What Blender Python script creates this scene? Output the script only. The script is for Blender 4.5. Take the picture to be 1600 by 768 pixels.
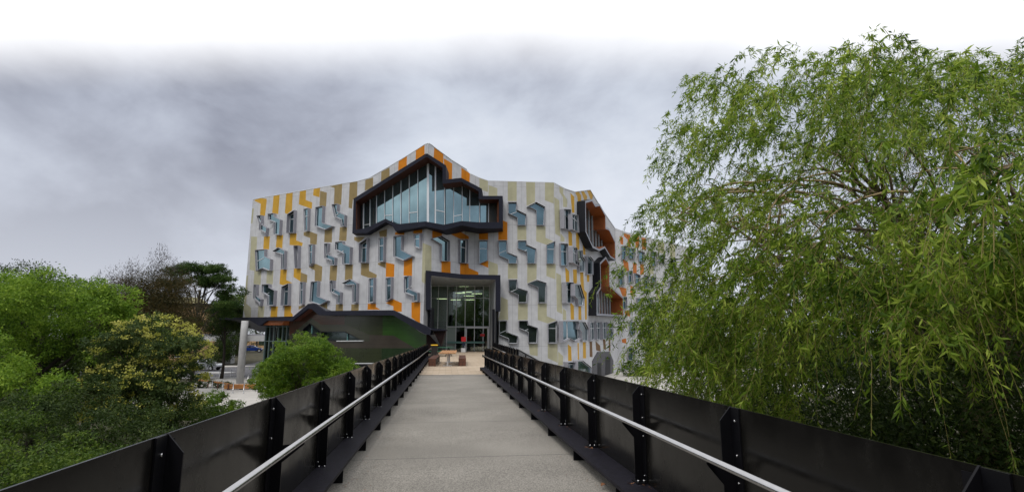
import bpy, bmesh, math, random
import numpy as np
from mathutils import Vector, Matrix
from mathutils.geometry import delaunay_2d_cdt, tessellate_polygon
R = math.radians
random.seed(7); rng = np.random.default_rng(7)
S = bpy.context.scene
for o in list(bpy.data.objects): bpy.data.objects.remove(o)
C = S.collection
# ------------------------------------------------------------------ camera
EYE = 1.6
FPX = 820.0
PITCH = math.atan(140/820); YAW = math.atan(103*math.cos(PITCH)/820)
cp, sp, cy, sy = math.cos(PITCH), math.sin(PITCH), math.cos(YAW), math.sin(YAW)
cam = bpy.data.cameras.new('camera'); camo = bpy.data.objects.new('camera', cam); C.objects.link(camo)
cam.sensor_width = 36; cam.lens = 36*FPX/1600; cam.clip_end = 3000; cam.clip_start = .05
camo.location = (0, 0, EYE); camo.rotation_euler = (R(90)+PITCH, 0, -YAW)
S.camera = camo
# ------------------------------------------------------------------ sky, sun, exposure
HEAD = Vector((sy, cy, 0))
SUN_EL, SUN_AZ = 52, 205        # azimuth measured clockwise from +Y
w = bpy.data.worlds.new('World'); S.world = w; w.use_nodes = True
nt = w.node_tree; nt.nodes.clear()
def N(t, **k):
    n = nt.nodes.new(t)
    for a, b in k.items():
        if a == 'inp':
            for i, v in b.items(): n.inputs[i].default_value = v
        else: setattr(n, a, b)
    return n
def L(a, b): nt.links.new(a, b)
def mth(op, a, b=None, c=None, clamp=False):
    n = nt.nodes.new('ShaderNodeMath'); n.operation = op; n.use_clamp = clamp
    for i, v in enumerate((a, b, c)):
        if v is None: continue
        if isinstance(v, (int, float)): n.inputs[i].default_value = v
        else: nt.links.new(v, n.inputs[i])
    return n.outputs[0]
out = N('ShaderNodeOutputWorld'); bg = N('ShaderNodeBackground'); L(bg.outputs[0], out.inputs[0])
sky = N('ShaderNodeTexSky', sky_type='NISHITA', sun_disc=False, sun_elevation=R(SUN_EL), sun_rotation=R(SUN_AZ))
geo = N('ShaderNodeTexCoord')
sep = N('ShaderNodeSeparateXYZ'); L(geo.outputs['Generated'], sep.inputs[0])
# cloud sheet seen from below: project the direction on a high plane
zc = mth('MAXIMUM', sep.outputs[2], .0)
zz = mth('ADD', zc, .22)
px = mth('DIVIDE', sep.outputs[0], zz); py = mth('DIVIDE', sep.outputs[1], zz)
comb = N('ShaderNodeCombineXYZ'); L(px, comb.inputs[0]); L(py, comb.inputs[1])
mp = N('ShaderNodeMapping', inp={'Rotation': (0, R(-24), R(20)), 'Scale': (1.0, 1.0, 1.6), 'Location': (5.3, 2.2, 1.7)}); L(geo.outputs['Generated'], mp.inputs[0])
n1 = N('ShaderNodeTexNoise', inp={'Scale': 1.5, 'Detail': 6, 'Roughness': .52, 'Distortion': .25}); L(mp.outputs[0], n1.inputs[0])
n2 = N('ShaderNodeTexNoise', inp={'Scale': 4.6, 'Detail': 7, 'Roughness': .6, 'Distortion': .3}); L(mp.outputs[0], n2.inputs[0])
nn = mth('ADD', mth('MULTIPLY', n1.outputs[0], .78), mth('MULTIPLY', n2.outputs[0], .22))
def bank(px_, py_, wd, amt):      # a darker (or lighter) bank of cloud around one direction
    global nn
    v_ = 384-py_; q_ = Vector((px_-800, FPX*cp-v_*sp, FPX*sp+v_*cp)).normalized()
    q_ = Vector((q_.x*cy+q_.y*sy, -q_.x*sy+q_.y*cy, q_.z))
    dt = nt.nodes.new('ShaderNodeVectorMath'); dt.operation = 'DOT_PRODUCT'; L(geo.outputs['Generated'], dt.inputs[0]); dt.inputs[1].default_value = q_
    m_ = N('ShaderNodeMapRange', interpolation_type='SMOOTHSTEP', inp={'From Min': math.cos(R(wd)), 'From Max': 1.0, 'To Min': 0, 'To Max': amt}); L(dt.outputs['Value'], m_.inputs[0])
    nn = mth('ADD', nn, m_.outputs[0])
nn = mth('ADD', nn, .018); bank(250, 150, 27, -.165); bank(640, 170, 18, .06); bank(60, 250, 22, -.05); bank(520, 300, 26, .10); bank(950, 260, 22, .07); bank(60, 110, 14, .10); bank(1000, 120, 20, .04)
rp = N('ShaderNodeValToRGB'); L(nn, rp.inputs[0])
cr = rp.color_ramp
cr.elements[0].position = .36; cr.elements[0].color = (.27, .285, .35, 1)
cr.elements[1].position = .66; cr.elements[1].color = (.80, .84, .91, 1)
e = cr.elements.new(.45); e.color = (.45, .48, .565, 1)
e = cr.elements.new(.53); e.color = (.61, .655, .745, 1)
# lighter towards the horizon
hz = N('ShaderNodeMapRange', inp={'From Min': .0, 'From Max': .33, 'To Min': .85, 'To Max': 0}); L(sep.outputs[2], hz.inputs[0])
mh = N('ShaderNodeMix', data_type='RGBA'); L(hz.outputs[0], mh.inputs[0]); L(rp.outputs[0], mh.inputs[6]); mh.inputs[7].default_value = (.72, .745, .82, 1)
# a white fade added to the sky colour overhead: its edge is a straight front across the heading
fw = mth('ADD', mth('MULTIPLY', sep.outputs[0], HEAD.x), mth('MULTIPLY', sep.outputs[1], HEAD.y))
fr = mth('DIVIDE', sep.outputs[2], mth('MAXIMUM', mth('ABSOLUTE', fw), .02))
fr = mth('ADD', fr, mth('MULTIPLY', mth('SUBTRACT', n1.outputs[0], .5), .10))
fm = N('ShaderNodeMapRange', interpolation_type='SMOOTHSTEP', inp={'From Min': .475, 'From Max': .655}); L(fr, fm.inputs[0])
mw = N('ShaderNodeMix', data_type='RGBA'); L(fm.outputs[0], mw.inputs[0]); L(mh.outputs[2], mw.inputs[6]); mw.inputs[7].default_value = (1.16, 1.16, 1.18, 1)
# a little of the physical sky shines through the cloud
sk = N('ShaderNodeMix', data_type='RGBA', blend_type='ADD', inp={0: 1.0}); L(mw.outputs[2], sk.inputs[6])
sm = N('ShaderNodeMix', data_type='RGBA', inp={0: 1.0}, blend_type='MULTIPLY'); L(sky.outputs[0], sm.inputs[6]); sm.inputs[7].default_value = (.006, .006, .006, 1)
L(sm.outputs[2], sk.inputs[7])
L(sk.outputs[2], bg.inputs[0]); bg.inputs[1].default_value = 1.0
sun = bpy.data.lights.new('sun', 'SUN'); suno = bpy.data.objects.new('sun', sun); C.objects.link(suno)
sun.energy = 1.35; sun.angle = R(14); sun.color = (1, .95, .88)
sd = Vector((math.sin(R(SUN_AZ))*math.cos(R(SUN_EL)), math.cos(R(SUN_AZ))*math.cos(R(SUN_EL)), math.sin(R(SUN_EL))))
suno.rotation_euler = sd.to_track_quat('Z', 'Y').to_euler()
S.view_settings.view_transform = 'Standard'; S.view_settings.look = 'None'; S.view_settings.exposure = 0.0; S.view_settings.gamma = 1
S.cycles.max_bounces = 6; S.cycles.transparent_max_bounces = 12; S.cycles.use_denoising = True
# ------------------------------------------------------------------ frames
def W(X, D, Z=0):            # X to the right, D ahead along the camera heading, Z above the eye
    return Vector((X*cy + D*sy, -X*sy + D*cy, Z + EYE))
def ray(px_, py_):           # through a photo pixel, per unit of depth
    v = 384-py_
    d = FPX*cp - v*sp
    return (px_-800)/d, (FPX*sp + v*cp)/d
def atD(px_, py_, D):
    a, b = ray(px_, py_); return W(a*D, D, b*D)
def atZ(px_, py_, z):        # world height z
    a, b = ray(px_, py_); D = (z-EYE)/b; return W(a*D, D, z-EYE)
def PX(px_, D):              # plan point (camera frame) of a horizon pixel
    a = (px_-800)/(FPX*cp + 140*sp); return (a*D, D)
# ------------------------------------------------------------------ objects
def tag(o, label=None, cat=None, group=None, kind=None):
    if label: o['label'] = label
    if cat: o['category'] = cat
    if group: o['group'] = group
    if kind: o['kind'] = kind
    return o
def empty(name, loc, label, cat, group=None, rz=0):
    o = bpy.data.objects.new(name, None); C.objects.link(o); o.location = loc; o.rotation_euler = (0, 0, rz)
    o.empty_display_size = .3
    return tag(o, label, cat, group)
def copy_tree(o, parent=None):
    c = o.copy(); C.objects.link(c); c.parent = parent
    for ch in list(o.children): copy_tree(ch, c)
    return c
class MB:
    def __init__(s): s.v = []; s.f = []; s.m = []; s.sm = []
    def add(s, vs, fs, m=0, smooth=False):
        b = len(s.v); s.v += [tuple(v) for v in vs]; s.f += [tuple(b+i for i in f) for f in fs]
        s.m += [m]*len(fs); s.sm += [smooth]*len(fs); return s
    def box(s, c, d, m=0, rot=None, taper=1.0):
        hx, hy, hz = d[0]/2, d[1]/2, d[2]/2
        vs = []
        for z, t in ((-hz, 1), (hz, taper)):
            for x, y in ((-hx, -hy), (hx, -hy), (hx, hy), (-hx, hy)):
                p = Vector((x*t, y*t, z))
                if rot is not None: p = rot @ p
                vs.append(p+Vector(c))
        return s.add(vs, [(0, 3, 2, 1), (4, 5, 6, 7), (0, 1, 5, 4), (1, 2, 6, 5), (2, 3, 7, 6), (3, 0, 4, 7)], m)
    def bar(s, a, b, w_, h, m=0, up=(0, 0, 1)):   # rectangular bar from a to b
        a = Vector(a); b = Vector(b); d = (b-a); Ln = d.length
        if Ln < 1e-6: return s
        d.normalize(); u = Vector(up)
        if abs(d.dot(u)) > .98: u = Vector((0, 1, 0))
        r = d.cross(u).normalized(); u = r.cross(d)
        vs = []
        for p in (a, b):
            for i, j in ((-1, -1), (1, -1), (1, 1), (-1, 1)): vs.append(p + r*(i*w_/2) + u*(j*h/2))
        return s.add(vs, [(0, 3, 2, 1), (4, 5, 6, 7), (0, 1, 5, 4), (1, 2, 6, 5), (2, 3, 7, 6), (3, 0, 4, 7)], m)
    def tube(s, pts, rad, n=8, m=0, cap=True, smooth=True):
        pts = [Vector(p) for p in pts]; k = len(pts)
        if not hasattr(rad, '__len__'): rad = [rad]*k
        vs = []; prev = None
        for i, p in enumerate(pts):
            d = (pts[min(i+1, k-1)]-pts[max(i-1, 0)]).normalized()
            if prev is None:
                prev = d.orthogonal().normalized()
            r = (prev - d*prev.dot(d)).normalized(); prev = r; q = d.cross(r)
            for j in range(n):
                a = 2*math.pi*j/n; vs.append(p + (r*math.cos(a)+q*math.sin(a))*rad[i])
        fs = [(i*n+j, i*n+(j+1) % n, (i+1)*n+(j+1) % n, (i+1)*n+j) for i in range(k-1) for j in range(n)]
        if cap: fs += [tuple(range(n-1, -1, -1)), tuple((k-1)*n+j for j in range(n))]
        return s.add(vs, fs, m, smooth)
    def lathe(s, c, prof, n=16, m=0, smooth=True):
        c = Vector(c); vs = []
        for r, z in prof:
            for j in range(n):
                a = 2*math.pi*j/n; vs.append(c+Vector((r*math.cos(a), r*math.sin(a), z)))
        k = len(prof)
        fs = [(i*n+j, i*n+(j+1) % n, (i+1)*n+(j+1) % n, (i+1)*n+j) for i in range(k-1) for j in range(n)]
        fs += [tuple(range(n-1, -1, -1)), tuple((k-1)*n+j for j in range(n))]
        return s.add(vs, fs, m, smooth)
    def prism(s, poly, back, m=0, mside=None):   # 3-D polygon extruded along vector back
        poly = [Vector(p) for p in poly]; back = Vector(back); n = len(poly)
        tri = tessellate_polygon([poly])
        s.add(poly, [t for t in tri], m); s.add([p+back for p in poly], [t[::-1] for t in tri], m)
        s.add(poly+[p+back for p in poly], [(i, (i+1) % n, (i+1) % n+n, i+n) for i in range(n)], m if mside is None else mside)
        return s
    def ring(s, A, B, back, mf=0, mo=0, mi=0):   # ring between outer A and inner B, extruded
        n = len(A); A = [Vector(p) for p in A]; B = [Vector(p) for p in B]; back = Vector(back)
        A2 = [p+back for p in A]; B2 = [p+back for p in B]
        Q = [(i, (i+1) % n, (i+1) % n+n, i+n) for i in range(n)]
        s.add(A+B, Q, mf); s.add(A2+B2, [q[::-1] for q in Q], mf); s.add(A+A2, Q, mo); s.add(B+B2, Q, mi)
        return s
    def build(s, name, mats, parent=None, recalc=False, bevel=0, origin=None):
        me = bpy.data.meshes.new(name)
        vs = s.v
        o = bpy.data.objects.new(name, me)
        if origin is not None:
            og = Vector(origin); vs = [tuple(Vector(v)-og) for v in s.v]; o.location = og
        me.from_pydata(vs, [], s.f)
        if not isinstance(mats, (list, tuple)): mats = [mats]
        for m_ in mats: me.materials.append(m_)
        if me.polygons:
            me.polygons.foreach_set('material_index', s.m); me.polygons.foreach_set('use_smooth', s.sm)
        if recalc:
            bm = bmesh.new(); bm.from_mesh(me); bmesh.ops.remove_doubles(bm, verts=bm.verts, dist=1e-5)
            bmesh.ops.recalc_face_normals(bm, faces=bm.faces); bm.to_mesh(me); bm.free()
        me.update(); C.objects.link(o)
        if parent is not None: o.parent = parent
        if bevel:
            b = o.modifiers.new('bevel', 'BEVEL'); b.width = bevel; b.segments = 2; b.limit_method = 'ANGLE'
        return o
# ------------------------------------------------------------------ materials
MATS = {}
def mat(name, col, rough=.6, metal=0, noise=0, nscale=5, bump=0, bscale=40, spec=.5, extra=None, stain=0, coat=0):
    m = bpy.data.materials.new(name); m.use_nodes = True; t = m.node_tree; b = t.nodes['Principled BSDF']
    b.inputs['Roughness'].default_value = rough; b.inputs['Metallic'].default_value = metal
    b.inputs['Specular IOR Level'].default_value = spec; b.inputs['Coat Weight'].default_value = coat
    b.inputs['Base Color'].default_value = (*col, 1)
    tc = t.nodes.new('ShaderNodeTexCoord')
    last = None
    if noise or stain:
        n = t.nodes.new('ShaderNodeTexNoise'); n.inputs['Scale'].default_value = nscale; n.inputs['Detail'].default_value = 6
        t.links.new(tc.outputs['Object'], n.inputs[0])
        mr = t.nodes.new('ShaderNodeMapRange'); mr.inputs['From Min'].default_value = .3; mr.inputs['From Max'].default_value = .7
        mr.inputs['To Min'].default_value = 1-noise; mr.inputs['To Max'].default_value = 1+noise
        t.links.new(n.outputs[0], mr.inputs[0])
        mx = t.nodes.new('ShaderNodeMix'); mx.data_type = 'RGBA'; mx.blend_type = 'MULTIPLY'; mx.inputs[0].default_value = 1
        mx.inputs[6].default_value = (*col, 1); t.links.new(mr.outputs[0], mx.inputs[7]); last = mx.outputs[2]
        if stain:
            mpn = t.nodes.new('ShaderNodeMapping'); mpn.inputs['Scale'].default_value = (1.6, 1.6, .12); t.links.new(tc.outputs['Object'], mpn.inputs[0])
            n3 = t.nodes.new('ShaderNodeTexNoise'); n3.inputs['Scale'].default_value = .6; n3.inputs['Detail'].default_value = 5; t.links.new(mpn.outputs[0], n3.inputs[0])
            m3 = t.nodes.new('ShaderNodeMapRange'); m3.inputs['From Min'].default_value = .45; m3.inputs['From Max'].default_value = .75; m3.inputs['To Min'].default_value = 1; m3.inputs['To Max'].default_value = 1-stain
            t.links.new(n3.outputs[0], m3.inputs[0])
            mx2 = t.nodes.new('ShaderNodeMix'); mx2.data_type = 'RGBA'; mx2.blend_type = 'MULTIPLY'; mx2.inputs[0].default_value = 1
            t.links.new(last, mx2.inputs[6]); t.links.new(m3.outputs[0], mx2.inputs[7]); last = mx2.outputs[2]
        t.links.new(last, b.inputs['Base Color'])
    if bump:
        n2_ = t.nodes.new('ShaderNodeTexNoise'); n2_.inputs['Scale'].default_value = bscale; n2_.inputs['Detail'].default_value = 4
        t.links.new(tc.outputs['Object'], n2_.inputs[0])
        bp = t.nodes.new('ShaderNodeBump'); bp.inputs['Strength'].default_value = bump; bp.inputs['Distance'].default_value = .02
        t.links.new(n2_.outputs[0], bp.inputs['Height']); t.links.new(bp.outputs[0], b.inputs['Normal'])
    if extra: extra(t, b, tc, last)
    MATS[name] = m
    return m
def leafmat(name, c0, c1, c2, trans=.35, rough=.5):
    m = bpy.data.materials.new(name); m.use_nodes = True; t = m.node_tree; t.nodes.clear()
    o = t.nodes.new('ShaderNodeOutputMaterial'); g = t.nodes.new('ShaderNodeNewGeometry')
    tc = t.nodes.new('ShaderNodeTexCoord'); nz = t.nodes.new('ShaderNodeTexNoise'); nz.inputs['Scale'].default_value = .9; nz.inputs['Detail'].default_value = 3
    t.links.new(tc.outputs['Object'], nz.inputs[0])
    ad = t.nodes.new('ShaderNodeMath'); ad.operation = 'MULTIPLY_ADD'; t.links.new(g.outputs['Random Per Island'], ad.inputs[0]); ad.inputs[1].default_value = .6
    ml = t.nodes.new('ShaderNodeMath'); ml.operation = 'MULTIPLY_ADD'; t.links.new(nz.outputs[0], ml.inputs[0]); ml.inputs[1].default_value = 1.6; ml.inputs[2].default_value = -.6
    t.links.new(ml.outputs[0], ad.inputs[2])
    r = t.nodes.new('ShaderNodeValToRGB'); t.links.new(ad.outputs[0], r.inputs[0])
    e_ = r.color_ramp.elements; e_[0].color = (*c0, 1); e_[0].position = .05; e_[1].color = (*c2, 1); e_[1].position = .95
    k = e_.new(.5); k.color = (*c1, 1)
    p = t.nodes.new('ShaderNodeBsdfPrincipled'); p.inputs['Roughness'].default_value = rough; p.inputs['Specular IOR Level'].default_value = .18
    tr = t.nodes.new('ShaderNodeBsdfTranslucent'); t.links.new(r.outputs[0], p.inputs['Base Color']); t.links.new(r.outputs[0], tr.inputs[0])
    mx = t.nodes.new('ShaderNodeMixShader'); mx.inputs[0].default_value = trans
    t.links.new(p.outputs[0], mx.inputs[1]); t.links.new(tr.outputs[0], mx.inputs[2]); t.links.new(mx.outputs[0], o.inputs[0])
    return m
def line_extra(axis_sizes, width, dark, use='Object', offset=(0, 0, 0)):
    # thin joints at regular spacing along axes (0:x 1:y 2:z) of object coordinates
    def f(t, b, tc, last):
        s = t.nodes.new('ShaderNodeSeparateXYZ'); t.links.new(tc.outputs[use], s.inputs[0])
        tot = None
        for ax, sz in axis_sizes:
            a = t.nodes.new('ShaderNodeMath'); a.operation = 'ADD'; t.links.new(s.outputs[ax], a.inputs[0]); a.inputs[1].default_value = 1000*sz+offset[ax]
            mm = t.nodes.new('ShaderNodeMath'); mm.operation = 'MODULO'; t.links.new(a.outputs[0], mm.inputs[0]); mm.inputs[1].default_value = sz
            c = t.nodes.new('ShaderNodeMath'); c.operation = 'LESS_THAN'; t.links.new(mm.outputs[0], c.inputs[0]); c.inputs[1].default_value = width
            if tot is None: tot = c.outputs[0]
            else:
                q = t.nodes.new('ShaderNodeMath'); q.operation = 'MAXIMUM'; t.links.new(tot, q.inputs[0]); t.links.new(c.outputs[0], q.inputs[1]); tot = q.outputs[0]
        mx = t.nodes.new('ShaderNodeMix'); mx.data_type = 'RGBA'; mx.blend_type = 'MULTIPLY'
        t.links.new(tot, mx.inputs[0])
        if last is not None: t.links.new(last, mx.inputs[6])
        else: mx.inputs[6].default_value = b.inputs['Base Color'].default_value
        mx.inputs[7].default_value = (dark, dark, dark, 1); t.links.new(mx.outputs[2], b.inputs['Base Color'])
    return f
def wood_extra(scale=(1, 14, 14), c2=(.1, .03, .01), amt=.7):
    def f(t, b, tc, last):
        mpn = t.nodes.new('ShaderNodeMapping'); mpn.inputs['Scale'].default_value = scale; t.links.new(tc.outputs['Object'], mpn.inputs[0])
        n = t.nodes.new('ShaderNodeTexNoise'); n.inputs['Scale'].default_value = 1.5; n.inputs['Detail'].default_value = 6; t.links.new(mpn.outputs[0], n.inputs[0])
        mr = t.nodes.new('ShaderNodeMapRange'); mr.inputs['From Min'].default_value = .4; mr.inputs['From Max'].default_value = .65; mr.inputs['To Max'].default_value = amt
        t.links.new(n.outputs[0], mr.inputs[0])
        mx = t.nodes.new('ShaderNodeMix'); mx.data_type = 'RGBA'; t.links.new(mr.outputs[0], mx.inputs[0])
        mx.inputs[6].default_value = b.inputs['Base Color'].default_value; mx.inputs[7].default_value = (*c2, 1)
        t.links.new(mx.outputs[2], b.inputs['Base Color'])
    return f
def speck_extra(scale=75, dark=.55, light=1.45):
    def f(t, b, tc, last):
        n = t.nodes.new('ShaderNodeTexNoise'); n.inputs['Scale'].default_value = scale; n.inputs['Detail'].default_value = 2; t.links.new(tc.outputs['Object'], n.inputs[0])
        mr = t.nodes.new('ShaderNodeMapRange'); mr.inputs['From Min'].default_value = .35; mr.inputs['From Max'].default_value = .65; mr.inputs['To Min'].default_value = dark; mr.inputs['To Max'].default_value = light
        t.links.new(n.outputs[0], mr.inputs[0])
        s = t.nodes.new('ShaderNodeSeparateXYZ'); t.links.new(tc.outputs['Object'], s.inputs[0])
        a = t.nodes.new('ShaderNodeMath'); a.operation = 'ADD'; a.inputs[1].default_value = 3101.7; t.links.new(s.outputs[1], a.inputs[0])
        mm = t.nodes.new('ShaderNodeMath'); mm.operation = 'MODULO'; mm.inputs[1].default_value = 3.1; t.links.new(a.outputs[0], mm.inputs[0])
        c = t.nodes.new('ShaderNodeMath'); c.operation = 'LESS_THAN'; c.inputs[1].default_value = .022; t.links.new(mm.outputs[0], c.inputs[0])
        mx = t.nodes.new('ShaderNodeMix'); mx.data_type = 'RGBA'; mx.blend_type = 'MULTIPLY'; mx.inputs[0].default_value = 1
        t.links.new(last, mx.inputs[6]); t.links.new(mr.outputs[0], mx.inputs[7])
        m2 = t.nodes.new('ShaderNodeMix'); m2.data_type = 'RGBA'; t.links.new(c.outputs[0], m2.inputs[0]); t.links.new(mx.outputs[2], m2.inputs[6]); m2.inputs[7].default_value = (.10, .095, .09, 1)
        t.links.new(m2.outputs[2], b.inputs['Base Color'])
    return f
M = {}
M['conc'] = mat('precast_concrete', (.44, .44, .44), .85, noise=.10, nscale=2.2, bump=.25, bscale=25, stain=.10)
M['concgrey'] = mat('smooth_grey_concrete', (.29, .29, .325), .8, noise=.08, nscale=3, bump=.15, stain=.06)
M['yellow'] = mat('mustard_panel', (.50, .285, .030), .65, noise=.10, nscale=1.5, bump=.1, stain=.12, spec=.2)
M['orange'] = mat('orange_panel', (.55, .185, .004), .6, noise=.08, nscale=1.5, bump=.1, stain=.08, spec=.2)
M['tan'] = mat('olive_tan_panel', (.26, .195, .085), .65, noise=.10, nscale=1.5, bump=.1, stain=.12, spec=.2)
M['pale'] = mat('pale_cream_panel', (.40, .385, .26), .7, noise=.08, nscale=1.5, bump=.1, stain=.15, spec=.2)
M['rust'] = mat('terracotta_panel', (.42, .14, .035), .6, noise=.10, nscale=1.5, spec=.2)
M['brown'] = mat('brown_panel', (.14, .075, .03), .6, noise=.10, nscale=1.5, spec=.2)
M['joint'] = mat('panel_joint', (.12, .12, .12), .9)
M['frame'] = mat('dark_blue_grey_frame', (.015, .0165, .027), .55, noise=.15, nscale=1.2, spec=.12)
M['frameblack'] = mat('black_frame_metal', (.007, .008, .012), .5, noise=.1, spec=.2)
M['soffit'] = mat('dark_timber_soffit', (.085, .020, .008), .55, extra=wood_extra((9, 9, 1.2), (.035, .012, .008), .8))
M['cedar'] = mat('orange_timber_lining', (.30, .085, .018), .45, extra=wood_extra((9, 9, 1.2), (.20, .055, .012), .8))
M['hoodshade'] = mat('painted_hood_shade', (.045, .042, .04), .7)  # hood concrete with its shade painted in as a dark colour
M['alu'] = mat('white_aluminium', (.62, .64, .66), .4, metal=.3)
M['steel'] = mat('brushed_steel', (.46, .46, .47), .26, metal=1.0, noise=.06, nscale=9)
def glassy(t, b, tc, last):
    pass
M['glass'] = mat('window_glass', (.13, .205, .235), .05, metal=.85, noise=.35, nscale=.35)  # colour noise paints in varied reflections
M['glassdark'] = mat('dark_window_glass', (.055, .075, .075), .05, metal=.7)
M['baymglass'] = mat('blue_green_glass', (.19, .285, .315), .04, metal=.85, noise=.22, nscale=.5)  # noise puts uneven reflections into the glass colour
def clear_glass(name, tint, fac):
    m = bpy.data.materials.new(name); m.use_nodes = True; t = m.node_tree; t.nodes.clear()
    o = t.nodes.new('ShaderNodeOutputMaterial'); tr = t.nodes.new('ShaderNodeBsdfTransparent'); tr.inputs[0].default_value = (*tint, 1)
    gl = t.nodes.new('ShaderNodeBsdfGlossy'); gl.inputs['Roughness'].default_value = .03; gl.inputs[0].default_value = (.9, .95, .95, 1)
    fr_ = t.nodes.new('ShaderNodeFresnel'); fr_.inputs[0].default_value = 1.5
    ad = t.nodes.new('ShaderNodeMath'); ad.operation = 'ADD'; ad.inputs[1].default_value = fac; ad.use_clamp = True; t.links.new(fr_.outputs[0], ad.inputs[0])
    mx = t.nodes.new('ShaderNodeMixShader'); t.links.new(ad.outputs[0], mx.inputs[0]); t.links.new(tr.outputs[0], mx.inputs[1]); t.links.new(gl.outputs[0], mx.inputs[2])
    t.links.new(mx.outputs[0], o.inputs[0]); return m
M['clear'] = clear_glass('clear_entrance_glass', (.55, .68, .60), .11)
M['teal'] = clear_glass('teal_curtain_glass', (.30, .48, .48), .10)
def rail_extra(t, b, tc, last): pass
M['black'] = mat('black_painted_steel', (.0045, .0045, .006), .42, noise=.15, nscale=3, bump=.04, bscale=60, spec=.16)
def dusty(t, b, tc, last):
    mpn = t.nodes.new('ShaderNodeMapping'); mpn.inputs['Scale'].default_value = (1.2, 1.6, .9); t.links.new(tc.outputs['Object'], mpn.inputs[0])
    n = t.nodes.new('ShaderNodeTexNoise'); n.inputs['Scale'].default_value = 2; n.inputs['Detail'].default_value = 7; n.inputs['Roughness'].default_value = .65; t.links.new(mpn.outputs[0], n.inputs[0])
    mr = t.nodes.new('ShaderNodeMapRange'); mr.inputs['From Min'].default_value = .40; mr.inputs['From Max'].default_value = .72; mr.inputs['To Min'].default_value = .14; mr.inputs['To Max'].default_value = .34
    t.links.new(n.outputs[0], mr.inputs[0]); t.links.new(mr.outputs[0], b.inputs['Roughness'])
    m2 = t.nodes.new('ShaderNodeMapRange'); m2.inputs['From Min'].default_value = .50; m2.inputs['From Max'].default_value = .80; m2.inputs['To Max'].default_value = .22; t.links.new(n.outputs[0], m2.inputs[0])
    mx = t.nodes.new('ShaderNodeMix'); mx.data_type = 'RGBA'; t.links.new(m2.outputs[0], mx.inputs[0]); t.links.new(last, mx.inputs[6]); mx.inputs[7].default_value = (.045, .041, .035, 1)
    t.links.new(mx.outputs[2], b.inputs['Base Color'])
M['panel'] = mat('black_infill_panel', (.007, .0066, .006), .27, noise=.2, nscale=1.3, spec=.22, extra=dusty)
M['deck'] = mat('exposed_aggregate_concrete', (.235, .220, .195), .9, noise=.17, nscale=.7, bump=.35, bscale=220, extra=speck_extra())
M['pale_pave'] = mat('pale_paving', (.50, .48, .45), .85, noise=.10, nscale=.6, extra=line_extra([(0, 1.2), (1, 1.2)], .02, .75))
M['asphalt'] = mat('asphalt', (.085, .085, .095), .85, noise=.12, nscale=1.2, bump=.2, bscale=120)
M['mulch'] = mat('bark_mulch_ground', (.040, .026, .016), .95, noise=.35, nscale=3, bump=.8, bscale=22)
M['dirt'] = mat('leafy_soil', (.05, .045, .022), .95, noise=.4, nscale=1.2, bump=.6, bscale=18)
M['bark'] = mat('bark', (.10, .075, .055), .9, noise=.3, nscale=8, bump=.8, bscale=30)
M['barkdark'] = mat('dark_bark', (.035, .028, .022), .9, noise=.3, nscale=8, bump=.8, bscale=30)
M['twig'] = mat('willow_twig', (.23, .19, .055), .7)
M['litter'] = mat('brown_leaf_litter', (.22, .10, .045), .9, noise=.4, nscale=30)
def paver_extra(t, b, tc, last):
    br = t.nodes.new('ShaderNodeTexBrick'); br.inputs['Scale'].default_value = 1.0; br.inputs['Brick Width'].default_value = .6; br.inputs['Row Height'].default_value = .3
    br.inputs['Mortar Size'].default_value = .008; br.inputs['Color1'].default_value = (.40, .31, .215, 1); br.inputs['Color2'].default_value = (.50, .41, .31, 1); br.inputs['Mortar'].default_value = (.2, .16, .12, 1)
    t.links.new(tc.outputs['Object'], br.inputs[0])
    n = t.nodes.new('ShaderNodeTexNoise'); n.inputs['Scale'].default_value = 1.1; n.inputs['Detail'].default_value = 5; t.links.new(tc.outputs['Object'], n.inputs[0])
    mr = t.nodes.new('ShaderNodeMapRange'); mr.inputs['To Min'].default_value = .75; mr.inputs['To Max'].default_value = 1.2; t.links.new(n.outputs[0], mr.inputs[0])
    mx = t.nodes.new('ShaderNodeMix'); mx.data_type = 'RGBA'; mx.blend_type = 'MULTIPLY'; mx.inputs[0].default_value = 1
    t.links.new(br.outputs[0], mx.inputs[6]); t.links.new(mr.outputs[0], mx.inputs[7]); t.links.new(mx.outputs[2], b.inputs['Base Color'])
M['paver'] = mat('sandstone_pavers', (.4, .33, .25), .8, extra=paver_extra)
def brick_extra(c1, c2, mo, sc=1.0):
    def f(t, b, tc, last):
        mp_ = t.nodes.new('ShaderNodeMapping'); mp_.inputs['Rotation'].default_value = (R(90), 0, 0); t.links.new(tc.outputs['Object'], mp_.inputs[0])
        br = t.nodes.new('ShaderNodeTexBrick'); br.inputs['Scale'].default_value = sc; br.inputs['Brick Width'].default_value = .24; br.inputs['Row Height'].default_value = .086
        br.inputs['Mortar Size'].default_value = .01; br.inputs['Color1'].default_value = (*c1, 1); br.inputs['Color2'].default_value = (*c2, 1); br.inputs['Mortar'].default_value = (*mo, 1)
        t.links.new(mp_.outputs[0], br.inputs[0]); t.links.new(br.outputs[0], b.inputs['Base Color'])
    return f
M['tanbrick'] = mat('tan_brick', (.4, .25, .13), .85, extra=brick_extra((.42, .25, .12), (.48, .30, .16), (.38, .27, .17)))
M['roofolive'] = mat('olive_metal_roof', (.20, .18, .06), .6, noise=.1)
M['ochre_timber'] = mat('varnished_bench_timber', (.50, .22, .06), .45, extra=wood_extra((1.5, 12, 12), (.26, .09, .02), .7))
M['tabletimber'] = mat('honey_table_timber', (.50, .27, .12), .5, extra=wood_extra((9, .8, 9), (.25, .11, .045), .8))
M['sleeper'] = mat('dark_red_bench_timber', (.12, .045, .025), .55, extra=wood_extra((9, .8, 9), (.045, .018, .012), .8))
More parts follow.
